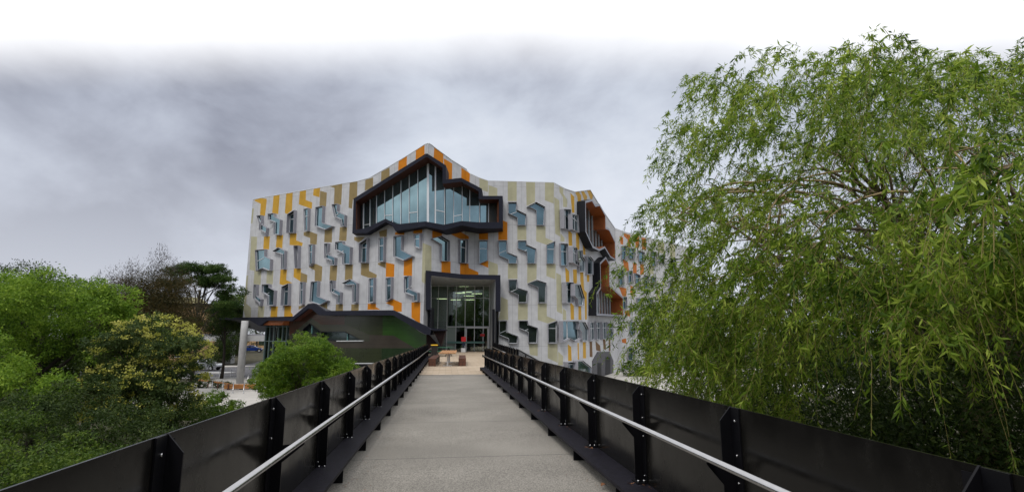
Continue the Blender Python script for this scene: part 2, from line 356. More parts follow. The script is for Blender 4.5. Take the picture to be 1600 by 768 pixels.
M['grass'] = mat('lawn', (.07, .14, .015), .9, noise=.3, nscale=8, bump=.6, bscale=60)
M['white'] = mat('white_paint', (.72, .73, .74), .5, noise=.04)
M['red'] = mat('red_sign_face', (.62, .015, .02), .4)
M['bluejean'] = mat('dark_blue_cloth', (.02, .03, .06), .9)
M['darkcloth'] = mat('dark_cloth', (.012, .012, .016), .9)
M['skin'] = mat('skin', (.42, .24, .17), .6)
M['plasticgreen'] = mat('green_plastic', (.03, .13, .07), .4)
M['plasticyellow'] = mat('yellow_plastic', (.70, .42, .01), .4)
M['plasticblack'] = mat('black_plastic', (.012, .012, .012), .45)
M['rubber'] = mat('tyre_rubber', (.015, .015, .015), .8)
M['carsilver'] = mat('silver_car_paint', (.42, .44, .47), .28, metal=.5, coat=.8)
M['carblue'] = mat('blue_car_paint', (.01, .05, .30), .28, metal=.2, coat=.8)
M['carglass'] = mat('car_glass', (.01, .013, .015), .05, spec=1)
M['lampglow'] = None
m = bpy.data.materials.new('ceiling_lamp_glow'); m.use_nodes = True
m.node_tree.nodes['Principled BSDF'].inputs['Emission Color'].default_value = (1, .86, .55, 1); m.node_tree.nodes['Principled BSDF'].inputs['Emission Strength'].default_value = 2.2
M['lampglow'] = m
M['frost'] = mat('frosted_door_glass', (.30, .36, .33), .25, spec=.6)
# ================================================================== the main building
class Seg:
    def __init__(s, P, Q):
        s.P = P; s.Q = Q; dx, dy = Q[0]-P[0], Q[1]-P[1]; s.len = math.hypot(dx, dy)
        s.t = (dx/s.len, dy/s.len); s.n = (s.t[1], -s.t[0])      # outward, towards the viewer
    def at(s, px_, py_, off=0):
        a, b = ray(px_, py_)
        ox, oy = s.P[0]+s.n[0]*off, s.P[1]+s.n[1]*off
        # a*D = ox + t*u ; D = oy + t1*u
        u = (a*oy-ox)/(s.t[0]-a*s.t[1]); D = oy+s.t[1]*u
        return (u, b*D)
    def pt(s, u, z, off=0):
        return W(s.P[0]+s.t[0]*u+s.n[0]*off, s.P[1]+s.t[1]*u+s.n[1]*off, z)
    def nv(s): return Vector((s.n[0]*cy+s.n[1]*sy, -s.n[0]*sy+s.n[1]*cy, 0))
P0, P1, P2, P3 = PX(377, 63.7), PX(661, 51.4), PX(724.5, 55.6), PX(868, 56.5)
P3b, P4, P5, P6 = PX(887, 57.2), PX(902, 58.8), PX(966, 81), PX(1090, 86)
SEG = dict(L=Seg(P0, P1), R1=Seg(P1, P2), R2=Seg(P2, P3), C1=Seg(P3, P3b), C2=Seg(P3b, P4), F=Seg(P4, P5), K=Seg(P5, P6))
PXR = dict(L=(377, 667), R1=(667, 726), R2=(726, 866), C1=(866, 884), C2=(884, 898), F=(898, 963), K=(963, 1090))
CROP = dict(A=(375, 280, 6.4), B=(460, 270, 5.908), C=(375, 380, 6.4), D=(460, 380, 6.4), E=(560, 350, 4.8), F=(660, 340, 7.677),
            G=(770, 280, 5.486), H=(770, 410, 4.8), I=(870, 285, 4.955), J=(870, 430, 4.8), K=(945, 340, 2.954), M=(540, 220, 4.8), N=(660, 415, 7.315), Q=(850, 280, 2.4), Z=(430, 470, 5.907), Y=(300, 480, 5.487))
def im(k, pts):
    x0, y0, s = CROP[k]
    n = [float(t) for t in pts.replace(',', ' ').split()]
    return [(x0+n[i]/s, y0+n[i+1]/s) for i in range(0, len(n), 2)]
PAN = '''A Y 145,205 210,188 265,195 268,215 250,365 200,358 207,245 150,218
A Y 335,165 398,152 383,348 322,335
A Y 462,145 527,132 520,310 470,348 448,335
B Y 50,172 108,160 105,250 165,272 160,332 40,290
A Y 240,572 300,568 290,700 232,695
A Y 368,558 432,555 422,690 358,680
A Y 500,545 567,540 562,610 628,635 620,668 495,655
C P 112,-70 172,-65 155,278 95,262
A P 112,290 140,290 125,440 100,440
C p 55,320 82,320 62,600 110,640 110,745 55,745 35,660
C P 145,270 215,248 205,415 135,405
C P 270,270 335,268 328,408 262,400
C Y 405,262 470,262 462,365 525,395 480,400 430,418 395,405
C Y 540,250 610,252 605,380 535,335
C p 185,625 245,625 235,745 175,745
C Y 312,630 378,630 370,745 302,745
C Y 445,625 512,625 510,690 530,712 520,745 440,745
B Y 178,148 238,138 232,225 172,208
B T 238,165 300,182 292,312 232,305
B T 330,125 442,100 432,292 365,290 370,140
B T 510,92 582,76 578,215 540,250 532,330 500,322
B T 85,545 145,540 212,565 205,660 145,655 145,600 85,578
B T 350,485 345,640 275,640 280,525
B T 420,500 487,500 480,628 412,625
B T 552,590 650,590 620,625 590,640 552,620
D T 65,290 130,315 125,390 58,385
D T 145,238 212,203 280,232 272,378 202,375 205,270
D T 358,222 430,222 420,372 350,368
D T 510,210 585,212 580,360 545,358 503,372
E T 22,295 80,295 80,350 138,378 135,402 80,402 18,380
D T 250,625 330,580 328,675 262,675
D T 42,625 110,622 42,665
D T 415,608 487,608 485,680 410,680
D T 570,608 645,605 642,680 568,680
E T 155,55 215,35 212,95 160,95
E O 275,60 345,58 345,80 275,80
E O 412,46 480,40 478,66 412,70
E T 148,290 205,285 205,332 145,302
E O 207,287 270,300 268,395 205,395
E O 342,270 405,240 402,388 338,385
E P 482,140 548,165 548,343 505,343 502,450 475,430
E O 70,595 132,595 132,620 165,640 68,640
E O 205,590 262,562 326,590 325,655 262,655 262,615
E O 398,585 465,585 462,745 398,700
F O 118,150 235,145 235,215 118,245
F O 345,150 455,135 455,165 557,225 557,255 455,255 345,200
F O 678,145 788,145 788,262 678,262
G O 80,350 125,368 125,520 47,520 47,430 80,415
F O 228,518 338,525 338,662 228,662
F O 452,548 553,550 557,600 672,652 672,690 452,690 452,640
F O 685,552 790,515 790,600
F P 793,515 900,555 900,695 793,695
F P 5,305 108,350 105,640 40,640 40,768 0,768
M T 148,292 207,275 205,345 145,375
M T 268,232 330,198 330,275 265,310
M O 397,155 460,115 458,200 393,235
M O 527,72 592,30 592,110 525,150
M O 665,50 733,100 733,180 660,125
M O 735,130 800,170 798,290 740,290 740,185
M O 868,200 932,245 930,325 868,285
M P 1003,278 1068,300 1068,385 1003,360
M P 1072,330 1138,355 1138,415 1072,415
G P 128,20 205,20 205,188 128,188
G P 285,20 362,20 362,195 290,230
G P 447,25 525,28 522,208 447,180
G P 525,150 570,180 578,490 535,465
G P 570,60 605,80 600,150 640,190 635,235 608,210 605,160 572,110
G P 210,402 288,402 288,520 210,520
G P 372,402 452,402 452,500 520,530 460,560 372,530
G P 580,470 610,500 612,535 580,530
H P 0,5 38,20 38,85 0,85
H P 113,10 185,10 185,122 113,122
H P 258,10 330,10 328,125 258,155
H P 402,10 472,10 470,125 402,100
H P 475,75 512,95 522,385 480,365
H P 60,255 112,278 115,430 40,430 58,360
H P 190,308 262,308 262,430 188,430
H P 337,308 405,308 405,400 480,432 412,455 337,430
H P 412,610 485,610 488,750 412,715
H P 268,610 337,610 337,700 280,690
H P 490,665 528,700 525,768 490,768
H P 525,340 550,370 552,430 525,430
I P 45,80 80,130 80,190 50,190
I Y 105,80 135,110 137,235 118,235
I Y 138,65 165,65 190,100 188,145 162,145 158,110
I Y 185,62 205,60 235,110 232,135 212,135
I Y 232,57 255,57 280,100 275,132 262,132
I Y 88,360 118,395 120,490 92,488
I Y 148,390 172,390 175,520 150,515
I Y 200,470 220,470 222,560 205,555
I Y 65,655 95,685 98,768 70,768
I Y 125,672 155,672 157,768 128,768
I Y 180,692 205,692 207,768 182,768
I Y 232,712 252,712 252,768 234,768
I P 30,390 60,430 60,455 30,455
J Y 68,0 92,0 92,45 68,45
J Y 124,0 150,0 150,60 126,60
J Y 178,0 200,0 205,105 225,130 225,330 212,330 208,160 182,140
J Y 100,195 128,230 130,330 105,330
J Y 162,230 182,230 185,332 162,332
J P 45,245 70,265 70,330 45,330
J Y 78,510 108,535 112,640 82,640
J Y 140,505 165,505 168,630 143,630
J Y 195,500 217,500 220,620 197,620
J B 245,495 265,495 268,610 247,610
J B 290,490 325,525 330,570 295,560
J B 345,470 365,480 368,560 350,550
J B 388,480 402,480 402,570 390,565
K R 88,70 118,80 120,135 105,135 105,100 88,85
K R 140,82 158,85 158,140 142,140
K R 170,90 190,95 190,150 172,145
K R 68,85 85,90 85,125 72,120
K R 82,190 108,205 112,245 92,245
K R 130,208 147,210 147,262 130,255
K R 163,212 180,215 180,262 163,262
K R 65,318 100,325 100,362 82,362
K R 118,312 132,318 132,362 118,355
K P 245,108 275,115 275,165 245,160
K P 300,120 325,125 325,185 300,180
K P 205,215 225,218 225,262 205,258
K R 92,430 112,425 118,455 95,450
K R 78,560 98,555 100,580 80,575
K T 300,215 322,218 322,270 300,265
K P 235,330 255,332 255,380 235,376'''
WIN = '''A 165,365 208,360 205,450 262,487 252,565 243,530 190,500 193,440
A 278,347 332,340 335,372 397,405 388,552 335,545 338,425 278,400
A 470,352 538,310 530,530 462,532
B 85,335 122,326 116,532 90,532
B 195,318 258,305 250,460 345,490 280,520 188,487
B 345,292 392,287 388,355 432,375 460,390 455,490 428,490 420,425 368,400
C 150,68 242,60 240,130 300,160 295,268 272,265 218,243 158,272
C 325,78 378,42 442,75 435,255 410,255 412,105
C 535,25 578,22 575,245 548,245
D 142,15 178,10 172,195 145,225
D 298,5 328,0 322,110 362,125 400,145 395,215 362,215 358,165 300,145
D 408,-12 475,-20 478,5 555,38 548,205 478,203 480,95 405,58
E 5,145 62,108 58,285 2,285
E 150,105 188,97 184,278 150,278
E 262,92 320,85 318,195 400,238 335,270 262,240
E 415,80 457,70 456,180 418,165
C 135,415 158,412 155,525 205,560 197,620 180,590 132,545
C 218,412 285,408 283,440 340,472 330,620 272,618 272,520 218,485
C 415,435 482,402 475,615 405,618
D 55,390 82,387 75,605 48,605
D 165,385 228,378 222,530 325,572 250,612 150,580
D 352,375 382,372 380,450 455,490 450,600 420,600 420,515 355,480
D 475,398 552,360 618,400 612,590 580,590 582,410 520,412
E 78,410 112,403 108,585 75,585
E 205,405 243,398 240,555 205,575
E 342,395 378,388 375,485 440,515 440,575 405,575 405,535 342,510
F 125,252 232,218 332,280 330,518 238,515 238,318
F 460,262 548,262 545,545 462,535
F 682,270 783,270 783,505 682,548
G 50,525 120,525 125,625 210,660 205,718 138,718 135,685 55,650
G 133,195 205,195 205,260 288,300 282,390 215,390 212,325 135,290
G 295,235 372,195 448,235 440,390 378,390 375,265 330,240
G 217,525 288,525 290,560 372,595 365,718 298,718 295,620 217,590
G 465,560 535,530 528,720 465,720
H 120,128 182,128 182,188 262,212 255,298 195,298 192,240 122,210
H 265,155 332,130 402,152 398,300 345,300 342,185 285,160
H 50,437 105,435 105,520 190,552 185,605 122,605 120,570 50,540
H 197,435 262,435 265,465 338,490 332,602 270,602 268,520 197,490
H 418,460 485,435 480,602 420,602
I 58,205 112,210 118,375 60,352
I 122,245 168,255 175,385 125,360
I 32,470 88,475 92,640 35,640
I 125,500 158,505 175,645 128,615
I 160,525 200,525 205,575 225,605 225,690 178,690 178,620 160,600
I 232,570 265,575 285,600 285,710 240,710 240,600
J 72,50 130,55 128,205 72,205
J 138,65 180,70 210,170 205,225 165,225 160,175 138,150
J 48,342 165,342 190,470 145,495 105,470 50,500
J 170,345 215,350 240,400 240,490 195,490 190,420 170,400
J 250,350 285,350 290,480 254,490
J 297,345 332,350 332,480 302,480
J 342,350 375,350 378,475 347,475
J 385,355 425,360 425,470 392,470
J 85,650 145,650 145,705 88,695
J 160,640 200,640 262,690 262,735 160,715
K 80,130 103,130 103,190 80,190
K 112,140 140,140 140,190 112,185
K 155,150 185,160 185,205 160,200
K 215,160 240,160 240,220 218,220
K 253,172 275,172 275,205 253,205
K 68,240 90,240 90,310 68,310
K 110,245 128,245 130,295 110,300
K 140,255 165,265 165,320 145,300
K 185,265 205,270 205,325 188,325
K 218,270 238,275 238,310 220,310
K 85,365 103,365 103,420 85,420
K 150,370 180,372 180,412 155,402
K 203,372 222,370 222,430 205,430
K 262,380 282,380 282,440 262,440
K 165,490 195,490 195,540 165,540
K 205,490 225,490 225,550 207,550
K 262,495 285,495 285,550 262,550
K 118,480 140,480 140,540 118,535
K 110,600 135,600 135,660 110,655
K 200,605 225,605 225,665 200,665
K 300,200 325,205 325,260 300,255
K 300,290 322,295 322,350 300,345'''
def cen(p): return (sum(a for a, b in p)/len(p), sum(b for a, b in p)/len(p))
def inside(p, poly):
    x, y = p; c = False; n = len(poly); j = n-1
    for i in range(n):
        xi, yi = poly[i]; xj, yj = poly[j]
        if (yi > y) != (yj > y) and x < (xj-xi)*(y-yi)/(yj-yi)+xi: c = not c
        j = i
    return c
def area(p): return sum(p[i-1][0]*p[i][1]-p[i][0]*p[i-1][1] for i in range(len(p)))/2
def offset(poly, d):         # grow (d>0) a simple polygon with mitred corners
    if area(poly) < 0: sgn = -1
    else: sgn = 1
    n = len(poly); o = []
    for i in range(n):
        a, b, c = poly[i-1], poly[i], poly[(i+1) % n]
        e1 = (b[0]-a[0], b[1]-a[1]); e2 = (c[0]-b[0], c[1]-b[1])
        l1 = math.hypot(*e1) or 1e-6; l2 = math.hypot(*e2) or 1e-6
        n1_ = (e1[1]/l1*sgn, -e1[0]/l1*sgn); n2_ = (e2[1]/l2*sgn, -e2[0]/l2*sgn)
        mx_, my_ = n1_[0]+n2_[0], n1_[1]+n2_[1]; k = mx_*mx_+my_*my_
        f = min(2*d/k if k > .3 else d*2.5, 2.2*abs(d)) if d > 0 else max(2*d/k if k > .3 else d*2.5, -2.2*abs(d))
        o.append((b[0]+mx_*f, b[1]+my_*f))
    return o
COLM = dict(Y='yellow', O='orange', T='tan', P='pale', p='pale', R='rust', B='brown')
wallM = ['conc', 'yellow', 'orange', 'tan', 'pale', 'rust', 'brown']
M['wallconc'] = mat('panelled_concrete_wall', (.485, .49, .505), .85, noise=.09, nscale=1.6, bump=.25, bscale=25, stain=.09, extra=line_extra([(0, 1.02), (1, 4.33)], .028, .62, use='UV', offset=(0, 1.1, 0)))
MW = [M['wallconc']]+[M[k] for k in wallM[1:]]
panels = []; windows = []
for l in PAN.split('\n'):
    k, c, r_ = l.split(' ', 2); panels.append((c, im(k, r_)))
for l in WIN.split('\n'):
    k, r_ = l.split(' ', 1); windows.append(im(k, r_))
def segof(px_):
    for k, (a, b) in PXR.items():
        if a <= px_ < b: return k
    return 'K' if px_ > 900 else 'L'
bld = empty('academic_building', W(P1[0], P1[1], -EYE-.12), 'large angular building clad in grey, mustard and orange zigzag panels beyond the footbridge', 'building')
BO = bld.location.copy()
def bpart(mb, name, mats, parent=None, **k):
    o = mb.build(name, mats, None, **k); p = parent or bld
    o.parent = p
    o.matrix_parent_inverse = Matrix.Translation(-BO) if p is bld else Matrix.Identity(4)
    return o
# parts are built in world coordinates; the matrix above cancels the empty's own place
WIN_OFF, PANE_OFF = .42, -.06
wseg = {k: [] for k in SEG}
for p in windows:
    c = cen(p); wseg[segof(c[0])].append(p)
def uvp(seg, pts, off=0): return [seg.at(x, y, off) for x, y in pts]
holes = {k: [] for k in SEG}
for k, lst in wseg.items():
    off = .30 if k == 'F' else (.42 if k == 'L' else .34)
    for p in lst: holes[k].append((uvp(SEG[k], p, off), off))
BAYIN = im('M', '76,665 76,455 598,124 612,121 727,200 727,322 868,305 998,378 998,437 1150,437 1150,608 1000,610 870,600 735,628 598,603 380,625 358,612 300,583 150,655')
FBAY = [im('I', '220,142 272,128 298,172 332,165 378,250 380,345 405,355 452,455 455,605 415,580 372,508 330,530 278,505 222,380'), im('Q', '210,312 232,290 246,318 246,395 297,442 297,515 197,510 197,425 212,402')]
# portal hole
portal = im('N', '60,80 480,120 870,125 870,1060 60,1060')
zf = -EYE-.12
ZLOW = -EYE-4.2
def top_uv(k, pts): return uvp(SEG[k], pts)
tops = dict(
    L=[(395, 311.5), (450, 301.8), (520, 289.5), (560, 283), (578, 278), (610, 259.5), (640, 241.5), (664, 226), (668.5, 224.2)],
    R1=[(668.5, 224.2), (673, 226), (678.5, 230.4), (705, 250), (722, 262.5)],
    R2=[(724, 264), (733.8, 271), (748, 277.5), (763, 282.7), (800, 283.6), (862, 285.3)],
    C1=[(865, 285.6), (883, 295)], C2=[(884, 295.6), (896, 299)],
    F=[(900, 298.6), (921.5, 296.5), (930.5, 311), (945, 334), (958, 354)],
    K=[(964, 359), (975, 362), (1012, 371), (1085, 388)])
roofpts = []; lastz = None
for k, s in SEG.items():
    t = top_uv(k, tops[k]); t = [(max(0, min(s.len, u)), z) for u, z in t]
    t[0] = (0, lastz if lastz is not None else t[0][1]); t[-1] = (s.len, t[-1][1]); lastz = t[-1][1]
    if k == 'L':
        ub = s.at(600, 500)[0]
        bot = [(s.len, ZLOW), (ub, ZLOW), (ub, 2.15), (0, 2.15)]
    else: bot = [(s.len, ZLOW), (0, ZLOW)]
    outline = t+bot
    for u, z in t: roofpts.append(s.pt(u, z))
    polys = [('base', outline)]
    for c, p in panels:
        xs = [a for a, b in p]
        if max(xs) > PXR[k][0]-1 and min(xs) < PXR[k][1]+1:
            if k == 'F' and min(xs) < 885: continue
            q = uvp(s, p)
            if max(abs(u) for u, z in q) < 300: polys.append((c, q))
    for h, off in holes[k]: polys.append(('hole', h))
    if k in ('L', 'R1', 'R2'): polys.append(('hole', uvp(s, BAYIN)))
    if k == 'F':
        for fb in FBAY: polys.append(('hole', uvp(s, fb, 1.0)))
    if k in ('R1', 'R2'):
        polys.append(('hole', uvp(s, portal)))
    vs = []; fs = []
    for c, q in polys:
        b0 = len(vs); vs += [Vector(v) for v in q]; fs.append(list(range(b0, b0+len(q))))
    ov, oe, of, _, _, of_orig = delaunay_2d_cdt(vs, [], fs, 0, 1e-4)
    mb = MB(); uvs = []
    mb.v = [tuple(s.pt(v.x, v.y)) for v in ov]
    for f in of:
        c = (sum(ov[i].x for i in f)/len(f), sum(ov[i].y for i in f)/len(f))
        if not inside(c, outline): continue
        m_ = 0; skip = False
        for kk, q in polys[1:]:
            if inside(c, q):
                if kk == 'hole': skip = True; break
                m_ = wallM.index(COLM[kk])
        if skip: continue
        mb.f.append(tuple(f)); mb.m.append(m_); mb.sm.append(False)
    o = bpart(mb, 'wall', MW)
    ul = o.data.uv_layers.new(name='UVMap')
    for li, lp in enumerate(o.data.loops):
        v = ov[lp.vertex_index]; ul.data[li].uv = (v.x, v.y)
# roof and rear walls close the volume
mb = MB(); back = []
for p in roofpts: back.append(p)
far = [W(P6[0]+4, P6[1]+24, 16.0), W(P0[0]+16, P0[1]+34, 16.0)]
mb.add([p+Vector((0, 0, -.25)) for p in back]+far, [(len(back), len(back)+1, *range(0, len(back)))] if False else [], 0)
n = len(back); inner = []
for i, p in enumerate(back):
    inner.append(Vector((p.x, p.y, 0))+Vector((-4*sy*0, 16, 0))); inner[-1].z = min(p.z, EYE+16.2)
mb = MB(); mb.add(back+inner, [(i, i+1, n+i+1, n+i) for i in range(n-1)], 0)
bpart(mb, 'roof', M['concgrey'])
mb = MB(); low = [Vector((p.x, p.y, EYE+ZLOW)) for p in inner]
mb.add(inner+low, [(i, i+1, n+i+1, n+i) for i in range(n-1)], 0)
a_, b_ = back[0], inner[0]; mb.add([a_, b_, Vector((b_.x, b_.y, EYE+2.15)), Vector((a_.x, a_.y, EYE+2.15))], [(0, 1, 2, 3)])
a_, b_ = back[-1], inner[-1]; mb.add([a_, b_, Vector((b_.x, b_.y, EYE+ZLOW)), Vector((a_.x, a_.y, EYE+ZLOW))], [(0, 1, 2, 3)])
bpart(mb, 'rear_wall', M['conc'])
# parapet flashing
mb = MB()
for i in range(n-1):
    if (back[i+1]-back[i]).length > .05: mb.bar(back[i]+Vector((0, .1, .03)), back[i+1]+Vector((0, .1, .03)), .22, .06)
bpart(mb, 'parapet_capping', M['alu'])
# slab under the raised left part
s = SEG['L']; ub = s.at(600, 500)[0]
mb = MB(); q = [s.pt(0, 2.15), s.pt(ub, 2.15)]; q += [q[1]+Vector((0, 15, 0)), q[0]+Vector((0, 15, 0))]; mb.add(q, [(0, 1, 2, 3)])
bpart(mb, 'underside_slab', M['conc'])
# windows
nw = 0
for k, lst in holes.items():
    s = SEG[k]; nv = s.nv()
    for q, off in lst:
        if area(q) < 0: q = q[::-1]
        wd_ = max(u for u, z in q)-min(u for u, z in q)
        PANE_OFF = (off-.16 if (len(q) == 4 and wd_ < .85) else off-.24 if len(q) > 5 else -.06) if k == 'L' else (off-.2 if k == 'F' else -.06)
        outer = offset(q, .04 if k in ('L', 'F') else .025)
        mb = MB(); bk = -nv*(off+.22)
        mb.ring([s.pt(u, z, off) for u, z in outer], [s.pt(u, z, off) for u, z in q], bk)
        nq = len(q)          # inner faces that look down get the hood's shade put into their colour
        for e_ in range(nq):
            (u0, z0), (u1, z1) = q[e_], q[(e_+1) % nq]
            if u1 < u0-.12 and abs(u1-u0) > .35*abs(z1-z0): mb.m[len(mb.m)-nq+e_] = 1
        wo = bpart(mb, 'window', [M['concgrey'], M['hoodshade']], recalc=True)
        mb = MB(); mb.prism([s.pt(u, z, PANE_OFF) for u, z in q], -nv*.02)
        us = [u for u, z in q]; zs = [z for u, z in q]
        low_dark = (sum(zs)/len(zs) < 6.2 and k in ('R2', 'R1', 'C1')) 
        pn = bpart(mb, 'pane', M['glassdark'] if low_dark else M['glass'], wo)
        inn = offset(q, -.05)
        mb = MB(); mb.ring([s.pt(u, z, PANE_OFF+.05) for u, z in q], [s.pt(u, z, PANE_OFF+.05) for u, z in inn], -nv*.045)
        if len(q) == 4:
            zm = min(zs)+(max(zs)-min(zs))*.66; a0 = min(us); a1 = max(us)
            mb.bar(s.pt(a0+.04, zm, PANE_OFF+.03), s.pt(a1-.04, zm, PANE_OFF+.03), .05, .06)
            if a1-a0 > 1.3: mb.bar(s.pt((a0+a1)/2, min(zs)+.05, PANE_OFF+.028), s.pt((a0+a1)/2, max(zs)-.3, PANE_OFF+.028), .05, .05)
        elif len(q) >= 8:
            # glazing bar across the waist of the stepped window
            i = max(range(len(q)), key=lambda j: q[j][1]-q[j][0]*.3); 
            zm = (max(zs)+min(zs))/2; um = (min(us)+max(us))/2
            a_, b_ = None, None
            mb.bar(s.pt(min(us)+.1, zm-.1, PANE_OFF+.028), s.pt(um, zm+.28, PANE_OFF+.028), .05, .06)
        bpart(mb, 'frame', M['alu'], wo, recalc=True)
        nw += 1
print('windows', nw)
# ---- the big framed bay on the peak
BL = Seg(PX(500, 57.2), (SEG['L'].Q[0]+SEG['L'].n[0]*1.1-.3, SEG['L'].Q[1]+SEG['L'].n[1]*1.1)) 
s0 = SEG['L']; a = (s0.P[0]+s0.n[0]*1.1, s0.P[1]+s0.n[1]*1.1); b = (s0.Q[0]+s0.n[0]*1.1, s0.Q[1]+s0.n[1]*1.1)
BLs = Seg(a, b)
cu = BLs.at(664.5, 300); cxd = (BLs.P[0]+BLs.t[0]*cu[0], BLs.P[1]+BLs.t[1]*cu[0])
BRs = Seg(cxd, (PX(786, 54.2)))
def bayf(x, y, back=0.0):
    s_ = BLs if x < 664.5 else BRs
    u, z = s_.at(x, y); p = s_.pt(u, z)
    return p + Vector((sy, cy, 0))*back
# outer and inner outlines of the dark frame, same number of points, starting at the lower left
OUT = im('M', '50,692 60,432 598,97 612,95 752,183 752,290 868,277 1022,358 1022,412 1178,412 1178,655 1000,656 870,632 735,670 598,640 375,676 345,630 300,607 160,690')
INN = im('M', '76,665 76,455 598,124 612,121 727,200 727,322 868,305 998,378 998,437 1150,437 1150,608 1000,610 870,600 735,628 598,603 380,625 358,612 300,583 150,655')
A_ = [bayf(*p) for p in OUT]; B_ = [bayf(*p) for p in INN]
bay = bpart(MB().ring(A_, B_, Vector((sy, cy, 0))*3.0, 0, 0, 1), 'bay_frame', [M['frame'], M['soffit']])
# closing board between frame and wall is the outer face of the ring; cedar strips on the left reveal
mb = MB(); mb.prism([bayf(*INN[0])+Vector((.02, .25, .05)), bayf(*INN[1])+Vector((.02, .25, -.05)), bayf(*INN[1])+Vector((.02, 2.2, -.05)), bayf(*INN[0])+Vector((.02, 2.2, .05))], Vector((.03, 0, 0)))
bpart(mb, 'timber_reveal', M['cedar'], bay)
mb = MB(); mb.prism([bayf(*INN[9])+Vector((-.03, .25, -.05)), bayf(*INN[10])+Vector((-.03, .25, .05)), bayf(*INN[10])+Vector((-.03, 2.2, .05)), bayf(*INN[9])+Vector((-.03, 2.2, -.05))], Vector((-.03, 0, 0)))
bpart(mb, 'timber_reveal', M['cedar'], bay)
GB = 1.8
# glass: left sheet and right sheet, cut into panes at the mullions
hd = Vector((sy, cy, 0))
def ytop(x):    # inner outline upper / lower boundary at pixel x
    up = INN[0:11]; lo = INN[10:]+[INN[0]]
    def f(lst, pick):
        r = []
        for i in range(len(lst)-1):
            (x0, y0), (x1, y1) = lst[i], lst[i+1]
            if min(x0, x1)-1e-6 <= x <= max(x0, x1)+1e-6 and abs(x1-x0) > .5: r.append(y0+(y1-y0)*(x-x0)/(x1-x0))
        return pick(r) if r else None
    return f(up, min), f(lo, max)
mull = [INN[0][0]]+[540+v/4.8 for v in (100, 150, 200, 262, 325, 388, 452, 518)]+[664.4]
mullr = [664.6]+[540+v/4.8 for v in (655, 727)]+[540+v/4.8 for v in (733, 797, 863, 922, 998)]+[540+v/4.8 for v in (1003, 1068)]+[INN[10][0]]
for grp in (mull, mullr):
    for i in range(len(grp)-1):
        x0, x1 = grp[i], grp[i+1]
        if x1-x0 < 2: continue
        e_ = .15
        t0, l0 = ytop(x0+e_); t1, l1 = ytop(x1-e_)
        quad = [bayf(x0+e_, l0, GB), bayf(x1-e_, l1, GB), bayf(x1-e_, t1, GB), bayf(x0+e_, t0, GB)]
        quad[2] += Vector((0, 0, .5)); quad[3] += Vector((0, 0, .5)); quad[0] -= Vector((0, 0, .3)); quad[1] -= Vector((0, 0, .3))
        pn = bpart(MB().prism(quad, hd*.03), 'bay_pane', M['baymglass'])
        mb = MB()
        wd = .06 if i else .13
        mb.bar(quad[1]-hd*.03, quad[2]-hd*.03, wd if x1 < 664 or x1 > 665 else .22, .10, up=hd)
        if i % 3 == 1:
            zz_ = quad[0].z+1.3; f0 = quad[0].lerp(quad[3], .28) ; f1 = quad[1].lerp(quad[2], .28*(quad[3]-quad[0]).length/(quad[2]-quad[1]).length)
            mb.bar(f0-hd*.03, f1-hd*.03, .07, .07)
        bpart(mb, 'mullion', M['alu'], pn)
# dark recess behind the mass of the bay so nothing shows between bay and wall
# ---- flank bays
def flank_bay(outl, th, off, inner_off, key):
    base = SEG['F']; s_ = Seg((base.P[0]+base.n[0]*off, base.P[1]+base.n[1]*off), (base.Q[0]+base.n[0]*off, base.Q[1]+base.n[1]*off))
    o_ = [s_.at(*p) for p in outl]
    if area(o_) < 0: o_ = o_[::-1]
    i_ = offset(o_, -th)
    nv = s_.nv()
    fr_ = bpart(MB().ring([s_.pt(*p) for p in o_], [s_.pt(*p) for p in i_], -nv*2.0, 0, 1, 2), 'bay_frame', [M['framelight'], M['frameblack'], M['cedar']])
    pn = bpart(MB().prism([s_.pt(u, z, -inner_off) for u, z in i_], -nv*.03), 'pane', M['glass'], fr_)
    mb = MB(); us = [u for u, z in i_]; u = min(us)+1.2
    while u < max(us)-.3:
        zz_ = []
        for j in range(len(i_)):
            (u0, z0), (u1, z1) = i_[j-1], i_[j]
            if (u0-u)*(u1-u) < 0: zz_.append(z0+(z1-z0)*(u-u0)/(u1-u0))
        if len(zz_) >= 2: mb.bar(s_.pt(u, min(zz_), -inner_off+.06), s_.pt(u, max(zz_), -inner_off+.06), .07, .1, up=nv)
        u += 1.9
    bpart(mb, 'mullion', M['alu'], fr_)
M['framelight'] = mat('grey_frame_edge', (.20, .21, .25), .4)
for fb in FBAY: flank_bay(fb, .26, 1.0, 1.75, '')
# grey service doors at the foot of the flank
s = SEG['F']
mb = MB(); q = uvp(s, im('J', '272,640 310,572 398,570 425,640 425,760 272,760'), .12); mb.prism([s.pt(u, z, .12) for u, z in q], -s.nv()*.2)
dp = bpart(mb, 'door_surround', mat('charcoal_cladding', (.07, .07, .08), .6, extra=line_extra([(2, .22)], .02, .5)))
for t_ in ('308,655 335,655 335,750 308,750', '368,610 402,612 402,755 368,755'):
    mb = MB(); q = uvp(s, im('J', t_), .16); mb.prism([s.pt(u, z, .16) for u, z in q], -s.nv()*.03); bpart(mb, 'door', M['frameblack'], dp)
